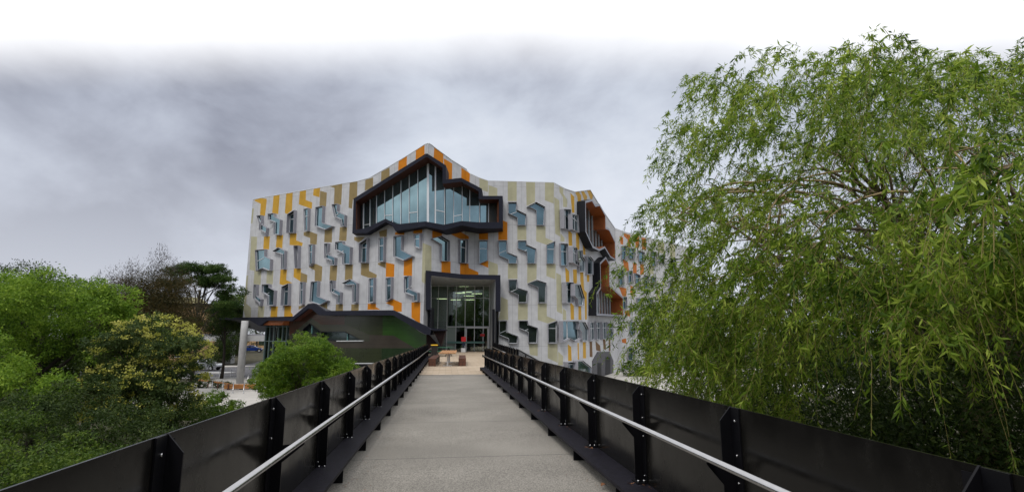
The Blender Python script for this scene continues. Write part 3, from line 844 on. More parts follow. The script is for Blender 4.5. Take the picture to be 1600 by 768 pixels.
# ---- entrance portal
EA, EB, EC = PX(664.5, 50.4), PX(724, 53.6), PX(783.5, 54.2)
S1, S2 = Seg(EA, EB), Seg(EB, EC)
def porf(x, y, bk=0):
    s_ = S1 if x < 725.6 else S2
    u, z = s_.at(x, y); return s_.pt(u, z)+hd*bk
zN = zf
OUT2 = im('N', '38,500 38,52 480,98 892,105 892,518'); INN2 = im('N', '98,500 98,112 480,150 835,157 835,518')
rt = Vector((cy, -sy, 0)); mb = MB(); bkv = (hd-rt*.135)*2.4
def open_ring(mb, A, B, bk, mf=0, mo=0, mi=1):
    n_ = len(A); A2 = [p+bk for p in A]; B2 = [p+bk for p in B]; Qd = [(i, i+1, i+1+n_, i+n_) for i in range(n_-1)]
    mb.add(A+B, Qd, mf); mb.add(A+A2, Qd, mo); mb.add(B+B2, Qd, mi)
    for e_ in (0, n_-1): mb.add([A[e_], B[e_], B2[e_], A2[e_]], [(0, 1, 2, 3)], mo)
A_ = [porf(*p) for p in OUT2]; B_ = [porf(*p) for p in INN2]
open_ring(mb, A_, B_, bkv)
M['portalin'] = mat('pale_portal_lining', (.44, .46, .48), .5, noise=.06, extra=line_extra([(1, 1.3)], .03, .7))
por = bpart(mb, 'portal_frame', [M['frame'], M['portalin']])
# inner sleeve running back to the glass
DG = 60.4
a0, b0 = ray(*INN2[1]); 
zt1 = (B_[1].z, B_[2].z, B_[3].z)
Lp = B_[1]+hd*2.2; Rp = B_[3]+hd*2.2; Mp = B_[2]+hd*2.2
def toD(p, D):      # slide straight ahead until depth D
    d_ = p.x*sy+p.y*cy; return p+hd*(D-d_)
Lg, Rg, Mg = toD(B_[1], DG), toD(B_[3], DG), toD(B_[2], DG)
def atpx(p, x): a_, _ = PX(x, DG); return W(a_, DG, p.z-EYE)
Lg, Rg = atpx(Lg, 670.4), atpx(Rg, 765.0)
zfl = EYE+zf
mb = MB()
mb.add([B_[1]+hd*.1, B_[2]+hd*.1, B_[3]+hd*.1, Lg, Mg, Rg], [(0, 1, 4, 3), (1, 2, 5, 4)], 0)
bpart(mb, 'portal_soffit', M['portalin'])
for p, g, sg in ((B_[1], Lg, -1), (B_[3], Rg, 1)):
    mb = MB(); x_ = Vector((cy, -sy, 0))*(.004*-sg)
    c = [p+hd*.1+x_, g+x_]; mb.add([c[0], c[1], Vector((c[1].x, c[1].y, zfl)), Vector((c[0].x, c[0].y, zfl))], [(0, 1, 2, 3)])
    bpart(mb, 'portal_side_lining', M['portalin'])
for key, sg in (('52,505 100,505', -1), ('797,520 850,520', 1)):   # slimmer dark legs below the frame
    q = im('N', key); p0_, p1_ = porf(*q[0]), porf(*q[1]); p0_ += hd*.5; p1_ += hd*.5
    t_ = max(p0_.z, p1_.z)+.25
    mb = MB(); v_ = [Vector((p.x, p.y, z)) for z in (zfl, t_) for p in (p0_, p1_)]
    mb.prism([v_[0], v_[1], v_[3], v_[2]], hd*1.5)
    bpart(mb, 'portal_leg', M['frameblack'])
# glazed wall with mullions and door
rt = Vector((cy, -sy, 0))
def gp(x, z, D=DG):     # point on the glass plane from pixel x and eye-relative height
    a_, _ = PX(x, D); return W(a_, D, z)
def pz(py_, D): return ray(724, py_)[1]*D
mx_ = [671, 683.6, 698, 712.2, 726.3, 741.2, 754.9, 764.5]
ztop = Lg.z-EYE
zhead = pz(508.5, DG); ztr = pz(443, DG); zmid = pz(510, DG)
cw = MB(); 
for x in mx_: cw.bar(gp(x, zf), gp(x, ztop), .08, .14, up=hd)
for zz_ in (zmid, ): cw.bar(gp(698.5, zz_), gp(764.5, zz_), .16, .10, up=(0, 0, 1))
cw.bar(gp(671, ztop-.1), gp(764.5, ztop-.1), .1, .1); cw.bar(gp(671, pz(465.5, DG)), gp(764.5, pz(465.5, DG)), .05, .05)
curt = bpart(cw, 'entrance_glazing', M['alu'])
for i in range(7):
    for za, zb in ((zmid, ztop), (zf, zmid)):
        if i == 5 and za == zf: pass
        bpart(MB().prism([gp(mx_[i]+.05, za, DG+.02), gp(mx_[i+1]-.05, za, DG+.02), gp(mx_[i+1]-.05, zb, DG+.02), gp(mx_[i]+.05, zb, DG+.02)], hd*.02), 'pane', M['frost'] if (i == 2 and za == zf) else M['clear'], curt)
# door frame, safety band, red notice
mb = MB(); zd = pz(511, DG); 
for x in (728, 763): mb.bar(gp(x, zf, DG-.15), gp(x, zd, DG-.15), .22, .12, up=hd)
mb.bar(gp(726.6, zd, DG-.15), gp(763.8, zd, DG-.15), .12, .22)
dr = bpart(mb, 'door_frame', M['alu'])
for x in (733, 745.5, 757): bpart(MB().bar(gp(x, zf+.05, DG-.12), gp(x, zd-.1, DG-.12), .05, .06, up=hd), 'door_stile', M['frameblack'], dr)
bpart(MB().bar(gp(698.8, .98+zf, DG-.30), gp(757, .98+zf, DG-.30), .05, .22), 'teal_push_rail', mat('teal_safety_band', (.13, .27, .25), .3), dr)
bpart(MB().box(gp(754, pz(523, DG), DG-.3), (.5, .03, .26), rot=Matrix.Rotation(-YAW, 3, 'Z')), 'red_door_notice', M['red'], dr)
# room behind: floor, walls, ceilings
mb = MB(); r0, r1 = 655, 800; DB = 74
def G3(x, D, z): a_, _ = PX(x, DG); return W(a_, D, z)
mb.add([G3(r0, DG+.3, zf+.004), G3(r1, DG+.3, zf+.004), G3(r1, DB, zf+.004), G3(r0, DB, zf+.004)], [(0, 1, 2, 3)], 0)
bpart(mb, 'lobby_floor', mat('grey_lobby_floor', (.16, .15, .13), .25))
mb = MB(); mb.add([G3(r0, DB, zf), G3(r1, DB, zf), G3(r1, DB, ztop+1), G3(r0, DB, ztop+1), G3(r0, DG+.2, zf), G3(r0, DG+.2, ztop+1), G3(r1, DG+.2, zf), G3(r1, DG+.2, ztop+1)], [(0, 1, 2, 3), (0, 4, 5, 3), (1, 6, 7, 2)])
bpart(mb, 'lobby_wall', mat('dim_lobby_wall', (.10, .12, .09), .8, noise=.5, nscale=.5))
mb = MB(); mb.add([G3(r0, DG+.2, ztop+.9), G3(r1, DG+.2, ztop+.9), G3(r1, DB, ztop+.9), G3(r0, DB, ztop+.9)], [(0, 1, 2, 3)])
mb.box(W((PX(724, DG)[0]), 67.5, zmid+.4), (13, 8, .5), rot=Matrix.Rotation(-YAW, 3, 'Z'))
bpart(mb, 'lobby_ceiling', mat('grey_ceiling', (.25, .25, .24), .9))
for x, y_, D in ((720, 457.5, 64), (733, 462, 66), (745, 458.5, 64), (733.5, 468, 69), (712, 468, 66), (691, 466.5, 64), (714, 504, 64), (741, 504.5, 64), (730, 456, 70), (725, 447, 66)):
    q = atD(x, y_, D); l_ = MB().box(q, (1.25, .22, .07), rot=Matrix.Rotation(-YAW, 3, 'Z')).build('ceiling_lamp', M['lampglow'])
    l_.parent = bld; l_.matrix_parent_inverse = Matrix.Translation(-BO)
# columns and desk inside read as dark uprights
mb = MB()
for x, D in ((745, 66), (752, 68), (705, 68)): a_, _ = PX(x, D); mb.box(W(a_, D, (zf+ztop)/2), (.55, .55, ztop-zf+1.6))
bpart(mb, 'lobby_column', M['frameblack'])

# ================================================================== the low green clad hall on the left
AS = Seg(PX(452, 57.6), PX(666, 46.0))
def ap(x, y, off=0): u, z = AS.at(x, y, off); return AS.pt(u, z, off)
hall = empty('lecture_hall', ap(600, 560), 'low lecture hall clad in green and brown metal with a dark folded roof edge', 'building')
HO = hall.location.copy()
def hpart(mb, name, mats, parent=None, **k):
    o = mb.build(name, mats, None, **k); o.parent = parent or hall
    if parent is None: o.matrix_parent_inverse = Matrix.Translation(-HO)
    return o
def clad(n, c): return mat(n, tuple(v*.6 for v in c), .22, noise=.14, nscale=.8, spec=.4, extra=line_extra([(2, .42)], .014, .55))
M['gbrown'] = clad('brown_metal_cladding', (.075, .034, .022)); M['ggrey'] = clad('grey_green_metal_cladding', (.055, .058, .040))
M['golive'] = clad('olive_metal_cladding', (.034, .044, .018)); M['ggreen'] = clad('green_metal_cladding', (.030, .085, .014)); M['gtaupe'] = clad('taupe_metal_cladding', (.060, .050, .040))
M['gdkgreen'] = clad('deep_green_metal_cladding', (.018, .040, .014)); M['gblack'] = clad('dark_metal_base', (.012, .012, .014))
ZP = [('gbrown', '130,185 160,182 335,85 410,130 500,138 640,134 640,216 420,216 335,155 178,282 130,320'),
      ('ggrey', '130,320 178,282 335,155 420,216 650,217 870,311 870,372 500,372 130,372'),
      ('golive', '640,134 992,131 992,315 870,311 650,217 640,216'),
      ('ggreen', '992,131 1092,129 1408,305 1408,440 1290,434 1095,318 992,315'),
      ('gtaupe', '870,311 992,315 1095,318 1290,434 500,434 500,372 870,372'),
      ('golive', '500,434 982,434 982,575 500,575'), ('gdkgreen', '982,434 1408,434 1408,575 982,575'),
      ('ggrey', '130,372 500,372 500,575 130,575'), ('gblack', '130,575 1408,575 1408,800 130,800')]
WZ = ['260,262 322,209 412,278 412,300 260,300', '428,285 642,285 800,362 570,364 428,340']
ks = []; polys = []
outl = [AS.at(*p) for p in im('Z', '130,185 160,182 335,80 410,126 500,134 1095,126 1408,300 1408,800 130,800')]
for k, t_ in ZP: polys.append((k, [AS.at(*p) for p in im('Z', t_)]))
for t_ in WZ: polys.append(('hole', [AS.at(*p) for p in im('Z', t_)]))
vs = [Vector(v) for v in outl]; fs = [list(range(len(outl)))]
for k, q in polys: b0_ = len(vs); vs += [Vector(v) for v in q]; fs.append(list(range(b0_, b0_+len(q))))
ov, oe, of, *_ = delaunay_2d_cdt(vs, [], fs, 0, 1e-4)
kk = ['golive', 'gbrown', 'ggrey', 'ggreen', 'gtaupe', 'gdkgreen', 'gblack']
mb = MB(); mb.v = [tuple(AS.pt(v.x, v.y)) for v in ov]
for f in of:
    c = (sum(ov[i].x for i in f)/len(f), sum(ov[i].y for i in f)/len(f))
    if not inside(c, outl): continue
    m_ = 0; sk_ = False
    for k, q in polys:
        if inside(c, q):
            if k == 'hole': sk_ = True
            else: m_ = kk.index(k)
    if sk_: continue
    mb.f.append(tuple(f)); mb.m.append(m_); mb.sm.append(False)
hpart(mb, 'clad_wall', [M[k] for k in kk])
for t_ in WZ:
    q = [AS.at(*p) for p in im('Z', t_)]
    q = q if area(q) > 0 else q[::-1]
    wo = hpart(MB().ring([AS.pt(u, z, .06) for u, z in offset(q, .06)], [AS.pt(u, z, .06) for u, z in q], -AS.nv()*.45), 'window', M['frameblack'], recalc=True)
    hpart(MB().prism([AS.pt(u, z, -.3) for u, z in q], -AS.nv()*.02), 'pane', M['glassdark'], wo)
    us = [u for u, z in q]; um = sum(us)/len(us)
    lo_ = [u for u, z in q]
    uu = AS.at(*im('Z', '322,250' if '322,209' in t_ else '650,320')[0])[0]
    zz_ = []
    for j in range(len(q)):
        (u0, z0), (u1, z1) = q[j-1], q[j]
        if (u0-uu)*(u1-uu) < 0: zz_.append(z0+(z1-z0)*(uu-u0)/(u1-u0))
    hpart(MB().bar(AS.pt(uu, min(zz_), -.25), AS.pt(uu, max(zz_), -.25), .12, .1, up=AS.nv()), 'mullion', mat('teal_mullion', (.10, .22, .22), .4), wo)
hpart(MB().bar(ap(*im('Z', '570,368')[0], .07), ap(*im('Z', '815,366')[0], .07), .14, .08), 'window_sill', M['alu'])
hpart(MB().bar(ap(*im('Z', '690,574')[0], .05), ap(*im('Z', '1000,573')[0], .05), .1, .08), 'base_trim', M['alu'])
# folded fascia (top and bottom outlines in the photo) projecting 0.9 m in front of the wall
FO = .9
TOPF = im('Y', '235,88')+im('Z', '0,146 158,148 305,24 362,22 450,90 1080,83 1400,240 1440,262')
BOTF = im('Y', '235,106')+im('Z', '0,182 152,184 300,70 335,72 412,132 500,138 1090,131 1385,306 1440,300')
BOTF = im('Y', '235,104')+im('Z', '0,180 152,184 300,70 335,72 405,130 1090,131 1385,306 1430,312')
# the same number of points on each line
TOPF = im('Y', '235,88')+im('Z', '0,146 158,148 305,24 362,22 450,90 1080,83 1400,240 1440,262')
assert len(TOPF) == len(BOTF), (len(TOPF), len(BOTF))
FT = [ap(*p, FO) for p in TOPF]; FB = [ap(*p, FO) for p in BOTF]
nb = -AS.nv(); n = len(FT)
mb = MB(); q = [(i, i+1, n+i+1, n+i) for i in range(n-1)]
mb.add(FT+FB, q, 0)
FT2 = [p+nb*.25 for p in FT]; mb.add(FT+FT2, q, 0)
FB2 = [p+nb*.25 for p in FB]; mb.add(FB+FB2, q, 0); mb.add(FT2+FB2, q, 0)
hpart(mb, 'roof_fascia', M['frame'])
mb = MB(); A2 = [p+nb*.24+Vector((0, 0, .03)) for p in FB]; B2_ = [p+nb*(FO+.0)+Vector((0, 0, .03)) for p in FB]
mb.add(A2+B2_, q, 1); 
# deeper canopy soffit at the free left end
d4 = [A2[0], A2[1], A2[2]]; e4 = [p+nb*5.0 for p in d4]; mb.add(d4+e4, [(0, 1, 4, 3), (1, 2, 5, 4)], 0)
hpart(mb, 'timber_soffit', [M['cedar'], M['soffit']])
mb = MB(); A2 = [p+nb*.2-Vector((0, 0, .05)) for p in FT]; B2_ = [p+nb*(5 if i < 7 else 1.2)-Vector((0, 0, 1.6)) for i, p in enumerate(A2)]; mb.add(A2+B2_, q, 0)
hpart(mb, 'roof', mat('dark_grey_roof_sheet', (.09, .09, .10), .5))
# V shaped dip of the soffit near the column
v3 = im('Y', '480,100 575,157 655,103'); q3 = [ap(*p, FO-.02) for p in v3]
hpart(MB().prism(q3, nb*3.5, 0), 'folded_fascia_drop', M['frame'])
v3 = im('Y', '600,150 665,104 800,104 770,150'); q3 = [ap(*p, FO-.3) for p in v3]
hpart(MB().prism(q3, nb*3.0, 0), 'soffit_drop', M['cedar'])
# brown end piece facing the bridge, leaning out over the terrace
e_ = im('Z', '1395,262 1575,262 1530,415 1395,470'); De = 45.6
q3 = [atD(x, y, De) for x, y in e_]
hpart(MB().prism(q3, hd*.9, 0), 'end_wall', mat('dark_red_brown_cladding', (.014, .006, .006), .6, spec=.15, extra=line_extra([(0, .3)], .02, .5)))
e_ = im('Z', '1380,246 1440,250 1580,262 1575,272 1385,275'); q3 = [atD(x, y, De-.3) for x, y in e_]
hpart(MB().prism(q3, hd*1.0, 0), 'end_roof_edge', M['frame'])
# glazed corner under the canopy
CS = Seg(PX(415, 60.5), PX(462, 58.2)); zg = -EYE-3.6; zc_ = 1.0
mb = MB(); nm = 7
cg = empty('x', (0, 0, 0), None, None); bpy.data.objects.remove(cg)
frm = MB()
for i in range(nm+1):
    u = CS.len*i/nm; frm.bar(CS.pt(u, zg), CS.pt(u, zc_+.6), .09, .16, up=CS.nv())
for z in (zg+.1, zg+1.2, -.6, 1.0): frm.bar(CS.pt(0, z), CS.pt(CS.len, z), .08, .08)
fo = hpart(frm, 'glazed_corner_frame', mat('grey_teal_mullion', (.10, .14, .14), .4))
for i in range(nm):
    for za, zb in ((zg+.1, zg+1.2), (zg+1.2, zc_+.5)):
        hpart(MB().prism([CS.pt(CS.len*i/nm+.05, za, -.05), CS.pt(CS.len*(i+1)/nm-.05, za, -.05), CS.pt(CS.len*(i+1)/nm-.05, zb, -.05), CS.pt(CS.len*i/nm+.05, zb, -.05)], -CS.nv()*.02), 'pane', M['teal'], fo)
a = CS.pt(0, zg); e_ = a+hd*9
mb = MB().add([a, e_, e_+Vector((0, 0, 5.8)), a+Vector((0, 0, 5.8))], [(0, 1, 2, 3)])
hpart(mb, 'pane', M['teal'], fo)
mb = MB(); a = CS.pt(.3, zg, -7); b = CS.pt(CS.len+6, zg, -7); mb.add([a, b, b+Vector((0, 0, 5.9)), a+Vector((0, 0, 5.9))], [(0, 1, 2, 3)])
mb.box(CS.pt(1.2, -2.2, -3), (.4, .4, 5.9)); mb.box(CS.pt(3.2, -2.2, -4), (1.2, .3, 5.9))
hpart(mb, 'room_wall', mat('dim_room_wall', (.22, .20, .15), .8, noise=.3, nscale=.6))
# column
cx_, cd_ = PX(381, 59.5)
col = MB().lathe(W(cx_, cd_, zg-.1), [(.38, 0), (.38, 5.6), (.37, 6.95)], 24).build('concrete_column', M['conc'])
tag(col, 'round pale concrete column holding up the dark canopy at the left', 'column')
# ================================================================== ground, road, terrace
ZG = -3.6
def gz(X, D):
    r = min(max((D-86)/34, 0), 1); r = r*r*(3-2*r)
    return ZG + r*1.6*(1 if X < -18 else .0 if X > -8 else (-8-X)/10)
def sheet(name, mat_, Xs, Ds, dz, fn=None):
    mb = MB(); nx, nd = len(Xs), len(Ds)
    vs = [W(x, d, (fn or gz)(x, d)-EYE+dz) for d in Ds for x in Xs]
    mb.add(vs, [(j*nx+i, j*nx+i+1, (j+1)*nx+i+1, (j+1)*nx+i) for j in range(nd-1) for i in range(nx-1)])
    o = mb.build(name, mat_); tag(o, kind='structure'); return o
lin = lambda a, b, n: [a+(b-a)*i/(n-1) for i in range(n)]
sheet('ground', M['dirt'], [-1500, -400, -120]+lin(-60, 60, 25)+[120, 400, 1500], [-1500, -300, -60]+lin(-20, 130, 46)+[200, 500, 1500], 0)
def flat(name, mat_, pts, z, thick=0, kind='structure'):
    mb = MB(); P = [W(x, d, z-EYE) for x, d in pts]
    if thick: mb.prism(P, Vector((0, 0, -thick)))
    else: mb.add(P, [t for t in tessellate_polygon([P])])
    o = mb.build(name, mat_, recalc=bool(thick)); tag(o, kind=kind); return o
sheet('road', M['asphalt'], lin(-75, -16, 14), [67, 70, 74, 78, 82, 86, 90], .02)
sheet('side_road', M['asphalt'], lin(-46.5, -38, 4), lin(90, 160, 20), .024)
flat('road_edge_line', M['white'], [(-60, 85.9), (-30, 85.9), (-30, 86.05), (-60, 86.05)], ZG+.026+.0)
flat('paved_court', M['pale_pave'], [(-34, 46), (-27, 38), (-12, 38), (-9, 46), (-18, 58), (-20, 66.5), (-36, 66.5)], ZG+.03)
flat('kerb', M['conc'], [(-45, 66.5), (-16, 66.5), (-16, 66.85), (-45, 66.85)], ZG+.14, .14)
flat('kerb', M['conc'], [(-38, 90), (-16, 90), (-16, 90.3), (-38, 90.3)], ZG+.16, .16)
flat('pavement', M['pale_pave'], [(-38, 90.3), (-30, 90.3), (-30, 93.5), (-36.5, 93.5)], ZG+.20, .16)
flat('pavement', M['pale_pave'], [(-56, 88.5), (-47, 88.5), (-42.6, 92), (-46.5, 96), (-56, 93)], ZG+.16, .14)
flat('traffic_island', M['conc'], [(-43.5, 74), (-39.5, 74), (-38.5, 75.2), (-40, 76.4), (-43.5, 76.4)], ZG+.15, .14)
flat('lawn', M['grass'], [(-31.5, 64), (-25.5, 64), (-25.5, 66.3), (-31.5, 66.3)], ZG+.05, .02)
flat('rear_court', M['pale_pave'], [(4, 40), (34, 50), (40, 86), (14, 79), (8, 59)], ZG+.03)
# terrace at deck level
SL = .005
tp = [(-1.55, 24.2), (3.25, 24.2), (4.35, 49.8), (4.5, 54), (4.5, 63), (-4.5, 63), (-4.5, 52), (-1.55, 45)]
mb = MB(); mb.prism([Vector((x, y, -.12)) for x, y in tp], Vector((0, 0, -.35)))
tag(mb.build('terrace', M['paver'], recalc=True), kind='structure')
mb = MB()
for x, y in ((-.8, 30), (2.4, 30), (-.8, 42), (3, 42), (2.5, 52)): mb.lathe((x, y, ZG-.1), [(.25, 0), (.25, 3.2)], 16)
for i, (x, y) in enumerate(((-.8, 30), (2.4, 30), (-.8, 42), (3, 42))):
    o = MB().lathe((x, y, ZG-.1), [(.25, 0), (.25, 3.25)], 16).build('terrace_column', M['conc']); tag(o, 'round concrete column hidden under the paved terrace', 'column', 'columns under the terrace')
# deck of the footbridge
mb = MB(); y0, y1 = -9, 24.195
P = [Vector((-1.45, y0, -SL*y0)), Vector((2.07, y0, -SL*y0)), Vector((2.07, y1, -SL*y1)), Vector((-1.45, y1, -SL*y1))]
mb.prism(P, Vector((0, 0, -.22)))
tag(mb.build('bridge_deck', M['deck'], recalc=True), kind='structure')
mb = MB().bar((-1.45, y1-.012, .0+-SL*y1+.006), (2.07, y1-.012, -SL*y1+.006), .05, .008, 0)
tag(mb.build('expansion_joint', M['steel']), kind='structure')
mb = MB()
for x in (-1.0, 1.6): mb.bar((x, y0, -.55-SL*y0), (x, y1, -.55-SL*y1), .3, .62)
tag(mb.build('bridge_beam', M['black']), kind='structure')
def railing(label, x, sg, hx, ys, yend, fullparts=True, fx=None, ystart=None):
    # x panel line, sg +1 when the deck is on the +x side
    r = empty('bridge_railing', (x, ys[0], 0), label, 'railing')
    def zb(y): return -SL*min(y, 24.2)
    def add(mb, name, m_, parent=None, **k):
        o = mb.build(name, m_, None, **k); o.parent = parent or r
        if parent is None: o.matrix_parent_inverse = Matrix.Translation((-x, -ys[0], 0))
        return o
    edges = ([ystart] if ystart is not None else [])+list(ys)+([yend] if yend-ys[-1] > .3 else [])
    top = 1.12
    for a, b in zip(edges[:-1], edges[1:]):
        P_ = [Vector((x, a+.004, zb(a)+.12)), Vector((x, b-.004, zb(b)+.12)), Vector((x, b-.004, zb(b)+top)), Vector((x, a+.004, zb(a)+top))]
        add(MB().prism(P_, Vector((-sg*.012, 0, 0))), 'panel', M['panel'])
    for y in ys:
        z = zb(y); w_ = .092
        pf = [(x+sg*.002, z+.17), (x+sg*w_, z+.17), (x+sg*w_, z+top-.092), (x+sg*.008, z+top+.004), (x+sg*.002, z+top+.004)]
        mb = MB(); mb.prism([Vector((a, y, c)) for a, c in pf], Vector((0, .010, 0)))
        mb.box((x+sg*.007, y-.055, z+(top+.17)/2), (.010, .105, top-.17))
        mb.box((x+sg*.010, y+.045, z+(top+.17)/2-.01), (.008, .06, top-.21))
        for zb_ in (.24, .62, .80, 1.03): mb.tube([(x+sg*.010, y-.055, z+zb_), (x+sg*.020, y-.055, z+zb_)], .010, 6, m=1)
        mb.box((x+sg*.06, y-.03, z+.178), (.11, .15, .014))
        for q in (.03, .09): mb.tube([(x+sg*q, y-.07, z+.18), (x+sg*q, y-.07, z+.205)], .010, 6, m=1)
        add(mb, 'post', [M['black'], M['steel']])
        bx = [(x+sg*w_, z+.735), (hx-sg*.012, z+.752), (hx+sg*.016, z+.752), (hx+sg*.016, z+.738), (x+sg*w_, z+.60)]
        add(MB().prism([Vector((a, y+.0005, c)) for a, c in bx], Vector((0, .009, 0))), 'bracket', M['black'])
        # outer stay foot
        add(MB().prism([Vector((fx, y-.03, z+.003)), Vector((fx-sg*.16, y-.03, z+.003)), Vector((fx-sg*.20, y-.03, z+.158)), Vector((fx, y-.03, z+.158))], Vector((0, .012, 0))), 'foot', M['black'])
    a, b = edges[0], edges[-1]
    mb = MB(); mb.bar(((x+fx)/2, a, zb(a)+.163), ((x+fx)/2, b, zb(b)+.163), abs(fx-x)-.004, .010)
    mb.bar((fx+sg*.004, a, zb(a)+.152), (fx+sg*.004, b, zb(b)+.152), .009, .036)
    add(mb, 'ledge', M['ledge'])
    hz_ = .774
    pts = [(hx, a, zb(a)+hz_), (hx, 24.2, zb(24.2)+hz_), (hx, b-.25, zb(b)+hz_), (hx, b-.08, zb(b)+hz_), (hx, b-.02, zb(b)+hz_-.04), (hx, b, zb(b)+hz_-.12)] if b > 24.3 else [(hx, a, zb(a)+hz_), (hx, b, zb(b)+hz_)]
    add(MB().tube(pts, .0235, 14), 'handrail', M['steel'])
    return r
M['ledge'] = mat('black_ledge_steel', (.009, .008, .014), .6, noise=.5, nscale=14, bump=.3, bscale=50, spec=.2)
ysL = [-2.22, -.48, 1.26]+[3.0+1.74*i for i in range(23)]
ysR = [-1.73, .07]+[1.87+1.79*i for i in range(15)]
railing('long black steel railing with steel handrail along the left edge of the footbridge', -1.41, 1, -1.163, ysL, 42.3, fx=-1.12, ystart=-3.9)
railing('black steel railing on the right edge of the footbridge, ending before the terrace', 2.03, -1, 1.836, ysR, 27.2, fx=1.72, ystart=-3.2)
# leaf litter caught on the ledges and against the posts
mb = MB()
for ys, x, sg in ((ysL, -1.41, 1), (ysR, 2.03, -1)):
    for y in ys:
        if y > 22: continue
        for i in range(14 if y < 9 else 7):
            p = Vector((x+sg*(.03+.16*rng.random()), y-.04-.10*rng.random() if rng.random() < .7 else y-.8*rng.random(), .176-SL*y))
            a = rng.random()*6.28; l_ = .012+.022*rng.random(); w_ = l_*.35
            d = Vector((math.cos(a), math.sin(a), .15*rng.normal())); s_ = Vector((-d.y, d.x, .2*rng.normal()))
            mb.add([p-d*l_, p+s_*w_, p+d*l_, p-s_*w_+Vector((0, 0, .004))], [(0, 1, 2, 3)])
tag(mb.build('leaf_litter', M['litter']), 'dry brown leaf litter lying on the ledges of the bridge railings', 'leaf litter', kind='stuff')
def dryleaf(p, a, l_, lab):
    mb = MB(); d = Vector((math.cos(a), math.sin(a), 0)); s_ = Vector((-d.y, d.x, 0)); n_ = 6
    vs = []
    for i in range(n_+1):
        t = i/n_; wd = math.sin(math.pi*min(t*1.05, 1))*.32*l_; c = p+d*(t-.5)*l_+Vector((0, 0, .008+.02*math.sin(t*3)))
        vs += [c+s_*wd+Vector((0, 0, .012)), c, c-s_*wd+Vector((0, 0, .008))]
    fs = []
    for i in range(n_): fs += [(3*i, 3*i+1, 3*i+4, 3*i+3), (3*i+1, 3*i+2, 3*i+5, 3*i+4)]
    mb.add(vs, fs); tag(mb.build('fallen_leaf', M['litter']), lab, 'leaf', 'fallen leaves on the deck')
mb = MB()
for i in range(260):
    sg = -1 if rng.random() < .5 else 1; y = 1.5+20*rng.random()**1.5; x = (-1.10 if sg < 0 else 1.70)-sg*abs(rng.normal())*.16
    p = Vector((x, y, .004-SL*y)); a = rng.random()*6.28; l_ = .006+.014*rng.random()
    d_ = Vector((math.cos(a), math.sin(a), 0)); s_ = Vector((-d_.y, d_.x, .2)); mb.add([p-d_*l_, p+s_*l_*.4, p+d_*l_, p-s_*l_*.4+Vector((0, 0, .004))], [(0, 1, 2, 3)])
tag(mb.build('leaf_crumbs', M['litter']), 'fine brown leaf crumbs scattered along both edges of the deck', 'leaf litter', kind='stuff')
pl = atZ(943, 760, .0); dryleaf(pl, .6, .085, 'curled brown leaf lying on the deck near the right railing foot')
# ---- second railing: right edge of the terrace, then a ramp down beside the bridge
r2 = empty('terrace_railing', (4.35, 49.8, -.12), 'black railing on the right edge of the terrace, turning down a ramp beside the bridge', 'railing')
def add2(mb, name, m_, **k):
    o = mb.build(name, m_, None, **k); o.parent = r2; o.matrix_parent_inverse = Matrix.Translation((-4.35, -49.8, .12)); return o
A2, B2 = Vector((4.35, 49.8, -.12)), Vector((3.28, 24.4, -.12)); nP = 15
for i in range(nP+1):
    p = A2.lerp(B2, i/nP)
    add2(MB().box(p+Vector((0, 0, .55)), (.10, .06, 1.1)).box(p+Vector((-.05, 0, 1.12)), (.03, .06, .06)), 'post', M['black'])
    if i < nP:
        q = A2.lerp(B2, (i+1)/nP)
        add2(MB().bar(p+Vector((.03, 0, .56)), q+Vector((.03, 0, .56)), .012, 1.0), 'panel', M['panel'])
add2(MB().tube([A2+Vector((-.2, 0, .78)), B2+Vector((-.2, 0, .78))], .024, 10), 'handrail', M['steel'])
C2_ = Vector((4.25, 13.5, -1.15))
pr = None
for i in range(8):
    p = B2.lerp(C2_, i/7)
    add2(MB().box(p+Vector((0, 0, .55)), (.05, .05, 1.1)), 'post', M['black'])
    if pr is not None:
        mb = MB(); mb.bar(pr+Vector((0, 0, 1.1)), p+Vector((0, 0, 1.1)), .05, .04); mb.bar(pr+Vector((0, 0, .1)), p+Vector((0, 0, .1)), .04, .03)
        for t in range(1, 26): a = pr.lerp(p, t/26); mb.bar(a+Vector((0, 0, .1)), a+Vector((0, 0, 1.1)), .008, .008)
        for t in range(1, 14): h = .1+t/14; mb.bar(pr+Vector((0, 0, h)), p+Vector((0, 0, h)), .008, .008)
        add2(mb, 'mesh_panel', M['black'])
    pr = p
add2(MB().tube([B2+Vector((.08, 0, .8)), C2_+Vector((.08, 0, .8))], .022, 10), 'handrail', M['steel'])
mb = MB(); mb.prism([Vector((3.25, 24.4, -.12)), Vector((5.0, 24.4, -.12)), Vector((5.9, 13.5, -1.15)), Vector((4.15, 13.5, -1.15))], Vector((0, 0, -.25)))
tag(mb.build('ramp', M['conc'], recalc=True), kind='structure')
# ================================================================== terrace furniture
def grp(name, loc, lab, cat, rz=0, group=None): return empty(name, loc, lab, cat, group, rz)
def adl(p, mb, name, m_, **k): o = mb.build(name, m_, None, **k); o.parent = p; return o
def onT(px_, D): a, _ = PX(px_, D); v = W(a, D, 0); v.z = -.12; return v
T0 = onT(701.5, 33.0); tb = grp('picnic_table', T0, 'long timber topped picnic table on a white steel leg between two dark benches', 'table', -.03)
for i in range(6): adl(tb, MB().box((-.41+i*.164, 0, .74), (.155, 5.4, .05)), 'top_slat', M['tabletimber'], bevel=.006)
adl(tb, MB().box((0, -2.0, .36), (.09, .16, .70)).box((0, -2.0, .02), (.5, .3, .03)).box((0, -2.0, .695), (.8, .1, .03)), 'leg', M['white'])
adl(tb, MB().box((0, 2.0, .36), (.09, .16, .70)).box((0, 2.0, .02), (.5, .3, .03)).box((0, 2.0, .695), (.8, .1, .03)), 'leg', M['white'])
